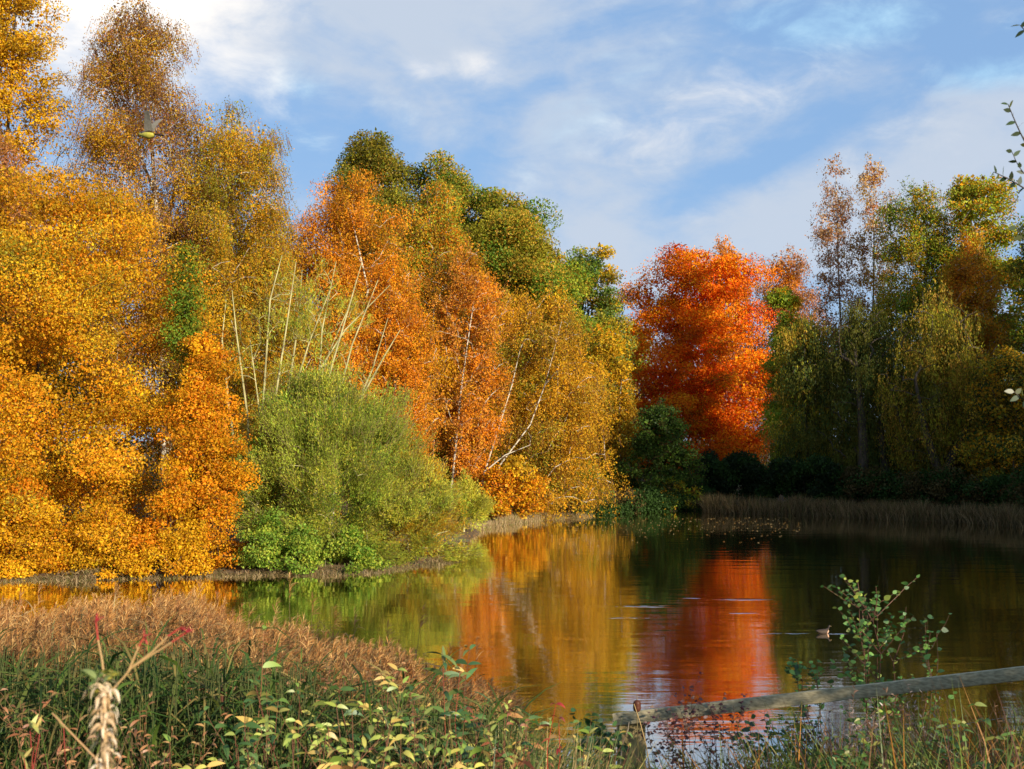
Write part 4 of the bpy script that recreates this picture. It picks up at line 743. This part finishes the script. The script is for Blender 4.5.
# ------------------------------------------------------------------ tree beside the viewer, twigs reaching into the picture
root = tree('sallow_tree', 'dark leafed tree beside the viewer, twigs reaching in at the right edge', 0, 6, 0, 0, 0, 'broad', [(.05, .10, .02), GRN, DGR], 'dome', BARK, cov=.75, world=(7.0, 3.2, 6.6, 2.4, 1.9), lsc=1.3, crs=.8)
ro = np.array(root.location)
ss, sl = Soup(), Soup()
def twig_in(P, r0, r1, nl, ll, t0=0.0):
    P = np.array(P); k = 4; Q = [P[0]]
    for q in range(len(P) - 1):                      # smooth the path a little
        for j in range(1, k + 1):
            t = j / k; a0, a3 = P[max(q - 1, 0)], P[min(q + 2, len(P) - 1)]; p1, p2 = P[q], P[q + 1]
            Q.append(.5 * (2 * p1 + (p2 - a0) * t + (2 * a0 - 5 * p1 + 4 * p2 - a3) * t * t + (3 * p1 - a0 - 3 * p2 + a3) * t ** 3))
    P = np.array(Q); rr = np.linspace(r0, r1, len(P)); ss.tubes(P[:-1], P[1:], rr[:-1], rr[1:], np.array((.06, .045, .03)), 5)
    t = np.linspace(0, 1, len(P)); tt = np.linspace(t0, 1.0, nl); C_ = np.stack([np.interp(tt, t, P[:, a]) for a in range(3)], 1); g_ = np.gradient(P, axis=0); dr = norm(np.stack([np.interp(tt, t, g_[:, a]) for a in range(3)], 1)); sd_ = norm(np.cross(dr, [0, 1, 0.]))
    A = norm(dr * .6 + sd_ * (np.where(np.arange(nl) % 2, 1, -1) * rng.uniform(.5, 1.1, nl))[:, None] + rng.normal(0, .3, (nl, 3)))
    sl.strips(C_, A, ll * rng.uniform(.8, 1.35, nl), ll * .55, .4, pal([(.03, .05, .015), (.04, .07, .02), (.07, .08, .02)], nl, rng.uniform(0, 1, nl)), 5, spin=rng.normal(1.57, .6, nl), tipshape=.15)
e = lambda a, b_, D=4.4: at(a, b_, D)
J = e(1110, 262, 4.3); J2 = e(1085, 150, 4.35)
twig_in([(6.2, 3.3, 3.9), (4.6, 3.6, 4.15), (3.3, 4.0, 4.25), J], .022, .009, 40, .05, .15)
twig_in([J, e(1062, 215), e(1040, 170), e(1020, 132), e(1008, 104)], .006, .0016, 24, .033)
twig_in([J, e(1070, 232), e(1040, 200), e(1014, 182), e(994, 172)], .006, .0016, 24, .033)
twig_in([e(1050, 200), e(1034, 184), e(1020, 168), e(1012, 152)], .003, .0013, 10, .03)
twig_in([J, J2, e(1060, 80), e(1036, 44), e(1020, 25)], .007, .0016, 22, .033)
twig_in([J, e(1070, 290), e(1040, 262), e(1016, 228)], .006, .0016, 18, .036)
twig_in([J, e(1090, 330), e(1052, 372), e(1030, 400), e(1014, 392)], .006, .0016, 20, .036)
ss.build('branch', BLADE, root, True, ro); sl.build('leaves', NEARLEAF, root, origin=ro)

# ------------------------------------------------------------------ birds
def loft(name, rings, m, parent, k=12):
    """rings: (x,z,ry,rz) along the length; one closed body"""
    V = []; n = len(rings)
    for x, z, ry, rz in rings:
        for j in range(k): a = 2 * math.pi * j / k; V.append((x, ry * math.cos(a), z + rz * math.sin(a)))
    f = [[i * k + j, i * k + (j + 1) % k, (i + 1) * k + (j + 1) % k, (i + 1) * k + j] for i in range(n - 1) for j in range(k)]
    me = bpy.data.meshes.new(name); me.from_pydata(V, [], f + [list(range(k))[::-1], [(n - 1) * k + j for j in range(k)]]); me.polygons.foreach_set('use_smooth', [True] * len(me.polygons)); me.materials.append(m)
    o = bpy.data.objects.new(name, me); COL.objects.link(o); o.parent = parent; return o
def plain(name, c, r=.7): return mat(name, noisy(tuple(q * .75 for q in c), c, 60, rough=r, bump=.1))
BRF, PALEF, BILL, YELF, GREYF, BLK = plain('brown_feathers', (.05, .035, .025)), plain('buff_feathers', (.55, .33, .22)), plain('bill', (.3, .2, .08)), plain('yellow_feathers', (.42, .38, .06)), plain('grey_feathers', (.20, .18, .14)), plain('dark_feathers', (.05, .04, .04))
du = empty('duck', (DUCK[0], DUCK[1], 0), 'small dark duck with a buff breast swimming left of the sapling', 'duck'); 
loft('body', [(-.17, .07, .005, .004), (-.14, .06, .03, .018), (-.08, .045, .058, .045), (0, .04, .07, .055), (.07, .045, .06, .052), (.11, .075, .038, .045), (.125, .11, .026, .03), (.135, .14, .025, .028), (.155, .155, .018, .02), (.172, .152, .006, .006)], BRF, du)
loft('breast', [(.05, .02, .03, .02), (.085, .035, .055, .045), (.115, .055, .042, .04), (.13, .065, .012, .012)], PALEF, du); loft('bill', [(.165, .152, .009, .006), (.19, .147, .008, .004), (.205, .146, .002, .002)], BILL, du)
du.rotation_euler = (0, 0, R(12)); du.scale = (.85, .85, .85)
bp_ = at(151, 135, 7.4); bi = empty('flying_bird', bp_, 'small bird with yellow belly and raised grey wings flying before the birches', 'bird')
loft('body', [(-.03, .0, .004, .003), (-.02, 0, .012, .01), (.0, -.003, .019, .018), (.025, -.002, .021, .02), (.05, .002, .017, .017), (.065, .004, .012, .012), (.08, .008, .013, .013), (.092, .008, .008, .008), (.098, .007, .002, .002)], YELF, bi)
loft('tail', [(-.10, -.006, .012, .0015), (-.06, -.003, .011, .002), (-.02, .004, .008, .004)], BLK, bi)
loft('bill', [(.094, .007, .004, .003), (.108, .006, .0006, .0006)], BLK, bi); loft('hood', [(.045, .012, .012, .010), (.07, .014, .0135, .012), (.092, .012, .008, .007)], BLK, bi)
for sg, el in ((1, 1.2), (-1, 1.35)):   # upper and lower wing surfaces with feather fingers
    n = 9; V = []; f = []
    for i in range(n + 1):
        t = i / n; x0 = .055 - .03 * t * t; ch = .075 * (1 - .5 * t) * (1.0 if i % 2 else .9); r_ = .012 + .115 * t; yy = sg * r_ * math.cos(el * (1 - .15 * t)); zz = .012 + r_ * math.sin(el * (1 - .15 * t))
        V += [(x0, yy, zz), (x0 - ch * .5, yy + sg * .002, zz + .004), (x0 - ch, yy, zz)]
    for i in range(n): a = 3 * i; f += [[a, a + 1, a + 4, a + 3], [a + 1, a + 2, a + 5, a + 4]]
    me = bpy.data.meshes.new('wing'); me.from_pydata(V, [], f); me.materials.append(GREYF); wg = bpy.data.objects.new('wing', me); COL.objects.link(wg); wg.parent = bi
    md = wg.modifiers.new('thick', 'SOLIDIFY'); md.thickness = .002
bi.rotation_euler = (R(12), R(-4), R(155)); bi.scale = (1.1, 1.1, 1.1)
